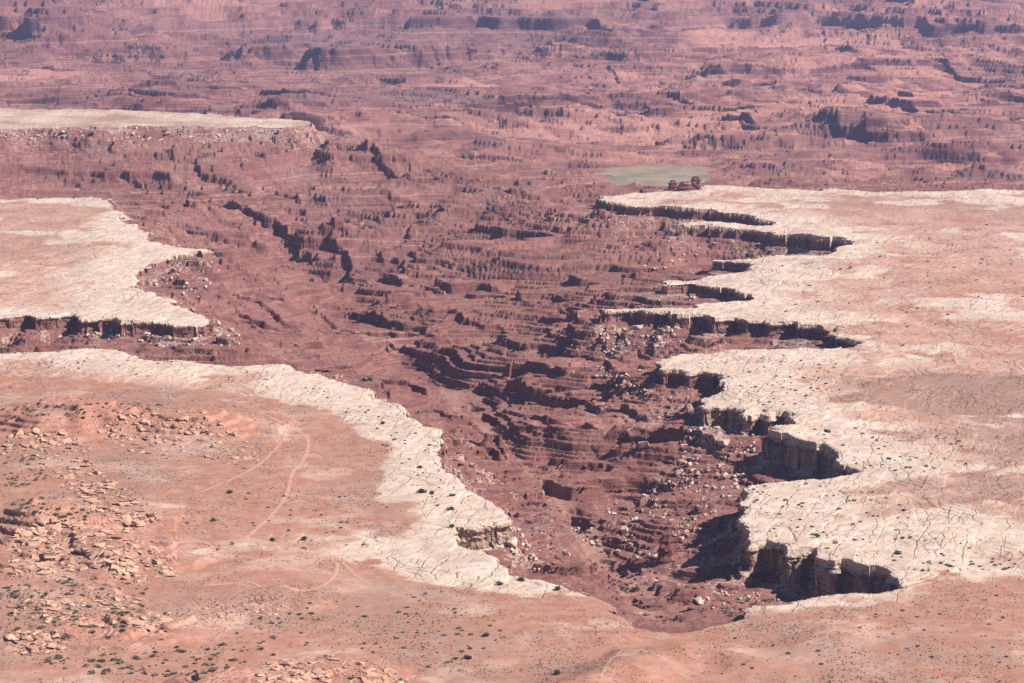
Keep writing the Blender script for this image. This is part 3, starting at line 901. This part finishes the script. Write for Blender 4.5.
# ------------------------------------------------------------------ dirt tracks and washes
def drape(name, pts, width, mat, label, lift=0.1):
    P = [Vector(plane(a, b)) for a, b in pts]
    # smooth (Catmull-Rom) centre line
    C = []
    for i in range(len(P) - 1):
        p0, p1, p2, p3 = P[max(i - 1, 0)], P[i], P[i + 1], P[min(i + 2, len(P) - 1)]
        n = max(2, int((p2 - p1).length / 2.5))
        for k in range(n):
            t = k / n
            C.append(0.5 * ((2 * p1) + (p2 - p0) * t + (2 * p0 - 5 * p1 + 4 * p2 - p3) * t * t + (3 * p1 - p0 - 3 * p2 + p3) * t ** 3))
    C.append(P[-1])
    V, Fc = [], []
    NW = 7
    for i, c in enumerate(C):
        d = (C[min(i + 1, len(C) - 1)] - C[max(i - 1, 0)]).normalized()
        nrm = Vector((-d.y, d.x))
        w = width * (0.8 + 0.4 * float(perlin(np.array([c.x / 11.0]), np.array([c.y / 11.0]), 9)[0]))
        w *= min(1, 0.15 + i / 6, 0.15 + (len(C) - 1 - i) / 6)
        for k in range(NW):
            q = c + nrm * (k / (NW - 1) - 0.5) * w
            V.append((q.x, q.y, ground(q.x, q.y) + (lift if 0 < k < NW - 1 else -0.25)))
        if i:
            for k in range(NW - 1):
                a = (i - 1) * NW + k
                Fc.append((a, a + 1, a + NW + 1, a + NW))
    me = bpy.data.meshes.new(name); me.from_pydata(V, [], Fc); me.materials.append(mat)
    at = me.attributes.new('side', 'FLOAT', 'POINT')
    at.data.foreach_set('value', np.tile(np.abs(np.linspace(-1, 1, NW)), len(C)).astype(f32))
    for p in me.polygons: p.use_smooth = True
    return tag(link(bpy.data.objects.new(name, me)), label, kind='structure')

drape('dirt_road', [(240, 539), (248, 534), (269, 516), (286, 495), (292, 474), (304, 458), (308, 441), (300, 432), (286, 428), (265, 419), (240, 413)], 5.0, M_ROAD, 'reddish dirt track bending over the red soil')
drape('path', [(287, 431), (281, 441), (265, 460), (244, 474), (199, 493)], 4.0, M_ROAD, 'faint dirt spur leaving the track')
drape('path', [(199, 586), (248, 582), (265, 588), (306, 590), (331, 578), (337, 563), (325, 556)], 4.5, M_ROAD, 'pale looping track on the red soil')
drape('path', [(330, 552), (340, 559), (361, 578), (390, 591), (423, 599), (470, 604)], 3.2, M_ROAD, 'thin wheel track crossing the red soil')
drape('path', [(690, 676), (664, 668), (646, 661), (632, 652), (618, 658), (608, 672), (600, 690)], 3.5, M_ROAD, 'pinkish dry wash between two low grey mounds')

# ------------------------------------------------------------------ rocks
def rock_mesh(name, seed, flat, mat, n=16, bev=0.03):
    r = np.random.RandomState(seed)
    bm = bmesh.new()
    for _ in range(n):
        p = r.uniform(-1, 1, 3)
        # push towards a box so that the hull has flat broken sides
        p = np.sign(p) * np.abs(p) ** 0.45
        bm.verts.new((p[0], p[1] * r.uniform(0.6, 0.9), (p[2] * 0.5 + 0.5) * flat))
    res = bmesh.ops.convex_hull(bm, input=bm.verts)
    for v in [v for v in bm.verts if not v.link_faces]: bm.verts.remove(v)
    bmesh.ops.dissolve_limit(bm, angle_limit=0.25, verts=bm.verts, edges=bm.edges)
    if bev: bmesh.ops.bevel(bm, geom=list(bm.edges), offset=bev, segments=1, affect='EDGES')
    bmesh.ops.triangulate(bm, faces=bm.faces)
    me = bpy.data.meshes.new(name); bm.to_mesh(me); bm.free()
    me.materials.append(mat)
    return me
SLABS = [rock_mesh('flat_rock', 100 + i, 0.3 + 0.08 * (i % 4), M_SLAB, 12) for i in range(9)]
BOULS = [rock_mesh('fallen_boulder', 200 + i, 0.9 + 0.12 * (i % 4), M_BOUL, 18) for i in range(9)]

def slope_rot(x, y, amt):
    e = 2.5
    gx = (ground(x + e, y) - ground(x - e, y)) / (2 * e); gy = (ground(x, y + e) - ground(x, y - e)) / (2 * e)
    n = Vector((-gx * amt, -gy * amt, 1)).normalized()
    return n.to_track_quat('Z', 'Y')

from mathutils import Quaternion
def rock_matrix(x, y, z, s, rz, tilt, sink):
    q = slope_rot(x, y, 0.7) @ Quaternion((0, 0, 1), rz) @ Quaternion((1, 0, 0), tilt)
    return Matrix.LocRotScale(Vector((x, y, z - sink * s)), q, Vector((s, s, s)))

def in_poly(px, py, P):
    c = False
    for i in range(len(P)):
        (ax, ay), (bx, by) = P[i], P[i - 1]
        if (ay > py) != (by > py) and px < ax + (py - ay) * (bx - ax) / (by - ay): c = not c
    return c

def sample(P, n):
    xs = [p[0] for p in P]; ys = [p[1] for p in P]
    out = []
    while len(out) < n:
        a, b = rng.uniform(min(xs), max(xs)), rng.uniform(min(ys), max(ys))
        if not in_poly(a, b, P): continue
        out.append((a, b))
    return out

def merged(name, items, label, mat):
    """items: (mesh, matrix); one uncountable mass"""
    V, Fc, off = [], [], 0
    cache = {}
    for me, M in items:
        if me.name not in cache:
            co = np.empty(len(me.vertices) * 3, f32); me.vertices.foreach_get('co', co)
            cache[me.name] = (co.reshape(-1, 3), np.array([tuple(p.vertices)[:3] if len(p.vertices) == 3 else tuple(p.vertices) for p in me.polygons], np.int32))
        co, fc = cache[me.name]
        A = np.array(M)
        V.append(co @ A[:3, :3].T + A[:3, 3]); Fc.append(fc + off); off += len(co)
    V = np.concatenate(V).astype(f32); Fc = np.concatenate(Fc).astype(np.int32)
    me = bpy.data.meshes.new(name)
    me.vertices.add(len(V)); me.vertices.foreach_set('co', V.ravel())
    k = Fc.shape[1]
    me.loops.add(Fc.size); me.loops.foreach_set('vertex_index', Fc.ravel())
    me.polygons.add(len(Fc)); me.polygons.foreach_set('loop_start', np.arange(0, Fc.size, k, dtype=np.int32))
    me.update(calc_edges=True)
    me.materials.append(mat)
    return tag(link(bpy.data.objects.new(name, me)), label, kind='stuff')

# rubble fields on the hillside (outline in the photograph, count, largest size, label, group)
HF = [([(95, 432), (115, 418), (150, 408), (205, 412), (232, 430), (262, 458), (240, 470), (205, 458), (165, 462), (130, 452), (100, 440)], 330, 3.0,
       'tan broken rock slab on the top knoll of the rubble hillside', 'slabs on the top knoll'),
      ([(0, 432), (60, 432), (92, 446), (85, 462), (40, 460), (0, 455)], 170, 3.2, 'tan rock slab in the rubble below the green shrub line at the photo edge', 'slabs below the shrub line'),
      ([(50, 470), (90, 462), (105, 480), (140, 500), (158, 520), (130, 535), (100, 520), (75, 498), (55, 485)], 260, 4.0, 'tan rock slab on the rubble ridge running down the middle of the hillside', 'slabs on the middle ridge'),
      ([(0, 526), (60, 518), (118, 528), (135, 548), (122, 566), (60, 572), (0, 578)], 420, 4.2, 'tan rock slab in the dense rubble field between two shrub patches', 'slabs of the dense rubble field'),
      ([(98, 556), (130, 552), (150, 548), (176, 556), (168, 578), (130, 582), (100, 575)], 130, 3.6, 'tan rock slab on the bare red slope beyond the dense rubble field', 'slabs on the bare red slope'),
      ([(0, 598), (80, 594), (130, 596), (165, 615), (150, 632), (60, 628), (0, 624)], 200, 3.2, 'tan rock slab under the long thin ledge of the lower hillside', 'slabs under the long ledge'),
      ([(0, 632), (50, 630), (60, 650), (20, 656), (0, 655)], 120, 3.0, 'tan rock slab in the lowest rubble patch of the hillside', 'slabs of the lowest patch'),
      ([(245, 690), (262, 662), (330, 655), (395, 672), (410, 690)], 200, 3.2, 'tan rock slab on the ledgy outcrop at the bottom edge of the photo', 'slabs of the bottom outcrop'),
      ([(180, 592), (200, 598), (250, 606), (300, 604), (280, 615), (200, 618)], 60, 2.0, 'small tan rock slab beside the thin red ledge near the looping track', 'slabs by the thin red ledge')]
pool = []
for P, n, big, lab, grp in HF:
    for a, b in sample(P, int(n * 1.5)):
        x, y, z, sd = place(a, b)
        s = 0.75 + (big * 1.25 - 0.75) * rng.random() ** 3.4
        pool.append((s * rng.uniform(0.9, 1.1), x, y, z, lab, grp))
pool.sort(key=lambda t: -t[0])
small = []
for k, (s, x, y, z, lab, grp) in enumerate(pool):
    me = rng.choice(SLABS)
    M = rock_matrix(x, y, z, s, rng.uniform(0, 6.28), rng.uniform(-0.25, 0.25), 0.12)
    if k < 290:
        o = link(bpy.data.objects.new('flat_rock', me)); o.matrix_world = M
        tag(o, lab, 'rock', grp, 'thing')
    else:
        small.append((me, M))
CHIPS = [rock_mesh('chip', 400 + i, 0.45, M_SLAB, 9, 0) for i in range(8)]
for a, b in sample([(0, 424), (60, 428), (110, 415), (200, 408), (240, 428), (268, 460), (225, 474), (130, 470), (160, 520), (150, 545), (180, 560), (172, 600), (190, 620), (150, 645), (60, 660), (0, 664)], 6500):
    x, y, z, sd = place(a, b)
    if float(fbm(np.array([x]), np.array([y]), 38, 3, 222)[0]) + rng.uniform(-0.35, 0.35) < 0.02: continue
    small.append((rng.choice(CHIPS), rock_matrix(x, y, z, rng.uniform(0.25, 0.75), rng.uniform(0, 6.28), rng.uniform(-0.4, 0.4), 0.15)))
merged('rubble', small, 'small tan rubble strewn over the hillside', M_SLAB)

# fallen pale boulders in the gorge and its side canyons
BF = [([(585, 342), (610, 325), (680, 322), (690, 340), (640, 352), (590, 356)], 120, 3.8, 'pale boulder on the red slope below the long thin finger of the pale rim', 'boulders below the long finger'),
      ([(560, 345), (640, 352), (655, 372), (700, 385), (690, 410), (640, 400), (570, 372)], 130, 3.2, 'pale boulder below the rounded white end of the broad slickrock finger', 'boulders below the broad finger'),
      ([(690, 425), (745, 418), (762, 430), (748, 470), (735, 498), (690, 505), (640, 500), (660, 470)], 230, 4.2, 'pale boulder in the rubble chute under the tall shaded alcove', 'boulders under the tall alcove'),
      ([(600, 500), (690, 500), (730, 510), (690, 540), (640, 580), (600, 560), (570, 530)], 180, 3.2, 'pale boulder on the ledges beside the big rim shadow', 'boulders beside the big shadow'),
      ([(432, 440), (452, 470), (475, 490), (505, 515), (560, 575), (535, 570), (500, 545), (508, 530), (490, 520), (470, 505), (440, 460)], 130, 4.2, 'pale boulder tumbled just under the near white rim', 'boulders under the near white rim'),
      ([(216, 322), (235, 330), (258, 350), (240, 354), (215, 345), (170, 348), (100, 340), (20, 335), (60, 330), (160, 330)], 150, 5.0, 'pale boulder at the foot of the straight cliff of the middle plateau', 'boulders under the straight cliff'),
      ([(140, 270), (180, 262), (215, 285), (200, 300), (160, 290)], 50, 4.2, 'pale boulder on the slope under the narrow spur of the middle plateau', 'boulders under the narrow spur'),
      ([(610, 208), (680, 212), (700, 228), (680, 250), (640, 235), (612, 222)], 70, 3.6, 'pale boulder under the farthest pale tip of the rim', 'boulders under the farthest tip'),
      ([(640, 245), (760, 240), (800, 248), (700, 256), (660, 275), (640, 270)], 80, 3.6, 'pale boulder in the far side canyon between thin rim fingers', 'boulders in the far side canyon'),
      ([(640, 300), (690, 288), (700, 300), (660, 306)], 35, 3.4, 'pale boulder on the short slope above the long thin finger', 'boulders above the long finger'),
      ([(690, 600), (730, 590), (790, 596), (830, 596), (780, 604), (730, 618), (715, 612)], 90, 2.6, 'pale boulder at the foot of the nearest tall cliff', 'boulders at the nearest tall cliff'),
      ([(0, 131), (290, 124), (300, 132), (150, 142), (0, 138)], 180, 6.5, 'pale block below the far flat bench', 'blocks below the far bench')]
pool = []
for P, n, big, lab, grp in BF:
    for a, b in sample(P, n * 2):
        x, y, z, sd = place(a, b)
        if sd < 3 or float(fbm(np.array([x]), np.array([y]), 26, 2, 231)[0]) < rng.uniform(-0.35, 0.2): continue
        s = 0.5 + (big * 0.6 - 0.5) * rng.random() ** 2.6
        pool.append((s / y * 2000, s, x, y, z, lab, grp))
pool.sort(key=lambda t: -t[0])
small = []
for k, (w, s, x, y, z, lab, grp) in enumerate(pool):
    me = rng.choice(BOULS)
    M = rock_matrix(x, y, z, s, rng.uniform(0, 6.28), rng.uniform(-0.4, 0.4), 0.18)
    if k < 280:
        o = link(bpy.data.objects.new('fallen_boulder', me)); o.matrix_world = M
        tag(o, lab, 'boulder', grp)
    else:
        small.append((me, M))
merged('rubble', small, 'pale rubble scattered on the red slopes of the gorge', M_BOUL)

REDS = [rock_mesh('red_rock', 450 + i, 0.8, M_CAN, 12, 0) for i in range(8)]
small = []
for P, n in (([(520, 500), (700, 470), (745, 500), (740, 612), (640, 628), (590, 600), (540, 560)], 1500), ([(430, 400), (700, 390), (690, 470), (520, 500), (450, 470)], 700)):
    for a, b in sample(P, n):
        x, y, z, sd = place(a, b)
        if sd < 5 or float(fbm(np.array([x]), np.array([y]), 30, 2, 233)[0]) < rng.uniform(-0.3, 0.3): continue
        small.append((rng.choice(REDS), rock_matrix(x, y, z, 0.5 + 1.5 * rng.random() ** 3, rng.uniform(0, 6.28), rng.uniform(-0.4, 0.4), 0.2)))
merged('rubble', small, 'dark red rubble on the ledges of the gorge', M_CAN)

# large single boulders, each told apart
for px, py, s, fl, lab in [(638, 329, 5.2, 0, 'large tan boulder standing alone below the thin end of the long finger'),
                           (510, 543, 4.6, 1, 'big rounded tan boulder beside the square block of the near rim'),
                           (626, 531, 3.4, 2, 'pale squared boulder on the ledge below the gorge middle, above the channel'),
                           (645, 447, 4.2, 3, 'pale wedge-shaped boulder high on the ledges of the gorge'),
                           (725, 443, 4.8, 4, 'wide pale boulder resting under the notch of the rim'),
                           (568, 556, 4.0, 5, 'long tilted brown boulder on the slope under the near rim'),
                           (702, 603, 3.6, 6, 'grey-white boulder pile top at the foot of the nearest cliff')]:
    x, y, z, sd = place(px, py)
    o = link(bpy.data.objects.new('fallen_boulder', BOULS[fl])); o.matrix_world = rock_matrix(x, y, z, s, rng.uniform(0, 6), 0.15, 0.2)
    tag(o, lab, 'boulder')

def spire(name, px, py, w, h, label, lean=0.0, mat=M_CAN, cap=None):
    x, y, z, sd = place(px, py)
    bm = bmesh.new()
    N, L = 14, 9
    r = np.random.RandomState(int(px))
    rings = []
    for l in range(L + 1):
        t = l / L
        rad = w * (1.25 - 0.45 * t + 0.12 * math.sin(l * 2.1)) * (1 if l < L else 0.7)
        ring = []
        for k in range(N):
            a = 2 * math.pi * k / N
            q = rad * (1 + 0.16 * r.randn())
            sq = 1 / max(abs(math.cos(a)), abs(math.sin(a))) ** 0.6
            ring.append(bm.verts.new((math.cos(a) * q * sq + lean * t * h, math.sin(a) * q * sq * 0.8, h * t - 2)))
        rings.append(ring)
    for a, b in zip(rings, rings[1:]):
        for k in range(N): bm.faces.new((a[k], a[(k + 1) % N], b[(k + 1) % N], b[k]))
    bm.faces.new(rings[-1])
    me = bpy.data.meshes.new(name); bm.to_mesh(me); bm.free(); me.materials.append(mat)
    o = link(bpy.data.objects.new(name, me)); o.location = (x, y, z)
    tag(o, label, 'rock spire')
    return o
spire('rock_spire', 667, 560, 4.2, 19, 'dark red rock spire standing in the gorge beside the big shadow', 0.05)
spire('rock_spire', 671, 190, 5.5, 16, 'square red butte standing before the green meadow', 0.0)
spire('rock_spire', 683, 190, 8.5, 13, 'low broad red butte next to the square one by the meadow', 0.0)
spire('rock_spire', 694, 189.5, 6.0, 19, 'tallest red butte at the end of the far rim by the meadow', 0.0)

# ------------------------------------------------------------------ shrubs and junipers
def foliage_mesh(name, seed, n, mat, flat=0.75, leaf=0.17):
    r = np.random.RandomState(seed)
    V, Fc = [], []
    lobes = [(r.uniform(-0.5, 0.5), r.uniform(-0.5, 0.5), r.uniform(0.25, 0.6), r.uniform(0.35, 0.6)) for _ in range(5)]
    for i in range(n):
        lx, ly, lz, lr = lobes[i % 5]
        d = r.randn(3); d /= np.linalg.norm(d)
        c = np.array([lx, ly, lz]) + d * lr * r.uniform(0.6, 1.05)
        c[2] = max(0.03, c[2] * flat)
        a = r.randn(3); a /= np.linalg.norm(a)
        b = np.cross(a, r.randn(3)); b /= np.linalg.norm(b)
        w = leaf * r.uniform(0.6, 1.3)
        k = len(V)
        V += [tuple(c - a * w), tuple(c + b * w * 0.7), tuple(c + a * w), tuple(c - b * w * 0.7)]
        Fc += [(k, k + 1, k + 2), (k, k + 2, k + 3)]
    me = bpy.data.meshes.new(name); me.from_pydata(V, [], Fc); me.materials.append(mat)
    return me
SHRUB = [foliage_mesh('shrub', 300 + i, 150, M_LEAF[1 if i % 2 else 2], 0.62 + 0.1 * (i % 3)) for i in range(8)]
TREES = [foliage_mesh('crown', 320 + i, 420, M_LEAF[0], 1.0, 0.13) for i in range(4)]

def trunk_mesh():
    bm = bmesh.new()
    def limb(p, q, r0, r1):
        p, q = Vector(p), Vector(q)
        d = (q - p); rot = d.to_track_quat('Z', 'Y')
        A = [bm.verts.new(p + rot @ Vector((r0 * math.cos(k * 1.047), r0 * math.sin(k * 1.047), 0))) for k in range(6)]
        B = [bm.verts.new(q + rot @ Vector((r1 * math.cos(k * 1.047), r1 * math.sin(k * 1.047), 0))) for k in range(6)]
        for k in range(6): bm.faces.new((A[k], A[(k + 1) % 6], B[(k + 1) % 6], B[k]))
        bm.faces.new(B)
    limb((0, 0, -0.1), (0.04, 0.02, 0.3), 0.11, 0.08)
    limb((0.04, 0.02, 0.28), (0.3, 0.1, 0.65), 0.06, 0.02)
    limb((0.04, 0.02, 0.28), (-0.25, 0.15, 0.7), 0.06, 0.02)
    limb((0.04, 0.02, 0.25), (0.0, -0.3, 0.6), 0.06, 0.02)
    me = bpy.data.meshes.new('trunk'); bm.to_mesh(me); bm.free(); me.materials.append(M_WOOD)
    return me
TRUNK = trunk_mesh()
JUN = [(421, 493, 2.6, 'largest dark green juniper clump on the white rim slickrock'), (430, 494, 1.8, 'small juniper touching the largest juniper clump on the white rim'),
       (450, 510, 2.0, 'round dark juniper midway between the big clump and the square rim block'), (452, 496, 1.5, 'flat low juniper beyond the round one on the white rim'),
       (418, 468, 1.6, 'dark juniper on the white rim where it narrows'), (382, 424, 1.7, 'lone dark juniper at the inner edge of the white rim'),
       (451, 527, 1.6, 'juniper just behind the square block of the near rim'), (499, 585, 1.7, 'dark juniper on pale ground above the gorge head, nearer the track'),
       (520, 581, 2.0, 'wide juniper on pale ground above the gorge head, nearer the rim'), (559, 590, 1.9, 'dark juniper right on the lip of the gorge head'),
       (227, 493, 1.9, 'lone dark juniper on red soil inside the bend of the track'), (467, 659, 1.7, 'rounded juniper alone on red soil at the bottom of the photo'),
       (557, 674, 2.0, 'dark juniper beside the low grey mound at the bottom of the photo'), (485, 636, 1.6, 'juniper on the reddish slope above the bottom mound'),
       (828, 432, 2.0, 'green juniper on slickrock just past the tall shaded alcove'), (820, 537, 1.8, 'green juniper on slickrock above the nearest tall cliff'),
       (902, 554, 2.0, 'spreading juniper on slickrock past the tip of the nearest cliff'), (723, 333, 4.6, 'large light green bush on the red slope under the long finger'),
       (703, 324, 3.4, 'light green bush below the rim beside the larger bush'), (365, 381, 5.0, 'olive thicket in the gorge just over the white rim'),
       (270, 541, 1.8, 'dark juniper on the pale strip at the foot of the track'), (302, 540, 1.9, 'dark juniper at the middle of the pale strip'), (210, 521, 1.7, 'dark juniper below the faint spur of the track')]
for k, (px, py, s, lab) in enumerate(JUN):
    x, y, z, sd = place(px, py)
    e = link(bpy.data.objects.new('juniper_tree' if 'bush' not in lab and 'thicket' not in lab else 'green_bush', None))
    e.location = (x, y, z - 0.05); e.rotation_euler = (0, 0, rng.uniform(0, 6.28)); e.scale = (s * 1.4, s * 1.4, s * 1.1)
    tag(e, lab, 'juniper' if e.name.startswith('juniper') else 'bush')
    cm = TREES[k % 4]
    if e.name.startswith('green'):
        cm = SHRUB[1 + 2 * (k % 4)]
    c = link(bpy.data.objects.new('crown', cm)); c.parent = e
    t = link(bpy.data.objects.new('trunk', TRUNK)); t.parent = e

SF = [([(0, 408), (60, 405), (120, 403), (165, 405), (150, 414), (90, 418), (0, 422)], 60, 1.5, 'grey-green shrub in the line along the crest of the hillside', 'shrubs along the crest'),
      ([(0, 456), (40, 456), (48, 478), (20, 486), (0, 488)], 45, 1.4, 'grey-green shrub in the patch between the crest rubble and the red hollow', 'shrubs below the crest rubble'),
      ([(5, 505), (30, 495), (60, 508), (92, 512), (85, 520), (40, 526), (0, 525)], 55, 1.6, 'grey-green shrub in the thick patch just above the dense rubble field', 'shrubs above the dense rubble'),
      ([(0, 574), (70, 578), (140, 582), (150, 596), (60, 598), (0, 600)], 42, 1.5, 'green shrub on the sandy bench below the dense rubble field', 'shrubs on the sandy bench'),
      ([(0, 600), (160, 605), (170, 640), (90, 640), (0, 640)], 40, 1.7, 'dark green shrub scattered over the lower rubble slope', 'shrubs of the lower slope'),
      ([(40, 655), (110, 650), (200, 645), (262, 640), (270, 655), (200, 676), (90, 676), (30, 668)], 60, 1.7, 'green shrub in the broad scrub band at the foot of the hillside', 'shrubs at the foot of the hillside'),
      ([(200, 630), (300, 600), (420, 590), (520, 630), (440, 670), (300, 655)], 60, 1.4, 'dark shrub dotted on red soil between the hillside and the gorge head', 'shrubs near the gorge head'),
      ([(170, 500), (300, 480), (400, 510), (380, 545), (250, 560), (180, 560)], 34, 1.3, 'small dark shrub on the red soil around the dirt track', 'shrubs around the track'),
      ([(0, 352), (100, 352), (280, 372), (370, 400), (440, 440), (440, 520), (400, 480), (370, 425), (280, 390), (100, 372), (0, 366)], 70, 1.2, 'small dark shrub in the cracks of the near white rim', 'shrubs on the near white rim'),
      ([(745, 485), (850, 478), (900, 500), (1000, 560), (900, 566), (770, 540)], 60, 1.4, 'dark shrub on the slickrock just beyond the nearest tall cliff', 'shrubs beyond the nearest cliff'),
      ([(790, 430), (830, 425), (990, 440), (960, 475), (865, 470)], 45, 1.3, 'dark shrub on the slickrock past the tall shaded alcove', 'shrubs past the tall alcove'),
      ([(690, 360), (850, 352), (840, 405), (760, 405), (725, 375)], 60, 1.3, 'dark shrub in a crack of the broad slickrock finger', 'shrubs on the broad finger'),
      ([(780, 240), (1024, 215), (1024, 352), (880, 345), (760, 315)], 60, 1.5, 'tiny dark shrub on the far pale plateau across the gorge', 'shrubs on the far pale plateau'),
      ([(905, 563), (1024, 558), (1024, 570), (910, 572)], 18, 1.5, 'green shrub in the row along the pale edge past the cliff tip', 'shrubs along the pale edge'),
      ([(700, 640), (1024, 590), (1024, 683), (720, 683)], 34, 1.2, 'small dark shrub on the bare red soil in front of the nearest cliff', 'shrubs on the bare red soil'),
      ([(590, 560), (640, 565), (640, 605), (600, 595)], 18, 1.4, 'olive shrub on the sandy channel floor of the gorge', 'shrubs on the channel floor'),
      ([(720, 610), (742, 600), (790, 598), (760, 606), (735, 618)], 22, 1.4, 'olive shrub in the rubble under the nearest tall cliff', 'shrubs under the nearest cliff')]
pool = []
for P, n, big, lab, grp in SF:
    for a, b in sample(P, int(n * 1.7)):
        x, y, z, sd = place(a, b)
        s = 1.3 * big * (0.4 + 0.75 * rng.random() ** 1.6)
        pool.append((s / y * 2000, s, x, y, z, lab, grp))
pool.sort(key=lambda t: -t[0])
small = []
for k, (w, s, x, y, z, lab, grp) in enumerate(pool):
    me = rng.choice(SHRUB)
    M = Matrix.LocRotScale(Vector((x, y, z - 0.08)), Quaternion((0, 0, 1), rng.uniform(0, 6.28)), Vector((s, s, s * 0.85)))
    if k < 290:
        o = link(bpy.data.objects.new('desert_shrub', me)); o.matrix_world = M
        tag(o, lab, 'shrub', grp)
    else:
        small.append((me, M))
# low scrub too small to count
merged('scrub', small, 'small green shrubs between the larger ones', M_LEAF[2])
def tuft_mesh(seed):
    r = np.random.RandomState(seed)
    V, Fc = [], []
    for i in range(9):
        a = r.uniform(0, 6.28); k = len(V)
        c = np.array([math.cos(a) * 0.5 * r.rand(), math.sin(a) * 0.5 * r.rand(), 0.05 + 0.3 * r.rand()])
        d1 = r.randn(3) * 0.42; d2 = r.randn(3) * 0.42
        V += [tuple(c - d1), tuple(c + d1 * 0.8 + d2 * 0.4), tuple(c + d2)]
        Fc.append((k, k + 1, k + 2))
    me = bpy.data.meshes.new('tuft'); me.from_pydata(V, [], Fc); return me
TUFT = [tuft_mesh(700 + i) for i in range(6)]
cand = np.nonzero(VIS & (fields['sd'] < -3) & (PX > -60) & (PX < 1084) & (PY > 185) & (PY < 720))
pick = nrng.permutation(len(cand[0]))[:90000]
cj, ci = cand[0][pick], cand[1][pick]
tx, ty, tz = X[cj, ci], Y[cj, ci], Z[cj, ci]
dens = np.clip(1.0 - fields['white'][cj, ci], 0, 1) * (0.35 + 0.65 * fields['grey'][cj, ci]) + 0.07
dens = dens * sstep(-0.5, 0.35, fbm(tx, ty, 55, 3, 190))
keep = nrng.rand(len(tx)) < dens
tx, ty, tz = tx[keep], ty[keep], tz[keep]
items = []
for x, y, z in zip(tx, ty, tz):
    sz = rng.uniform(0.35, 0.75) * (1.0 + max(0, y - 1900) / 2600)
    a = rng.uniform(0, 6.28)
    items.append((TUFT[rng.randrange(6)], ((sz * math.cos(a), -sz * math.sin(a), 0, x), (sz * math.sin(a), sz * math.cos(a), 0, y), (0, 0, sz, z), (0, 0, 0, 1))))
print('tufts', len(items))
merged('scrub', items, 'low dry scrub dotted over the plateau soil', mat_simple('dry_scrub', (0.15, 0.125, 0.085), (0.2, 0.16, 0.11), 0.05))
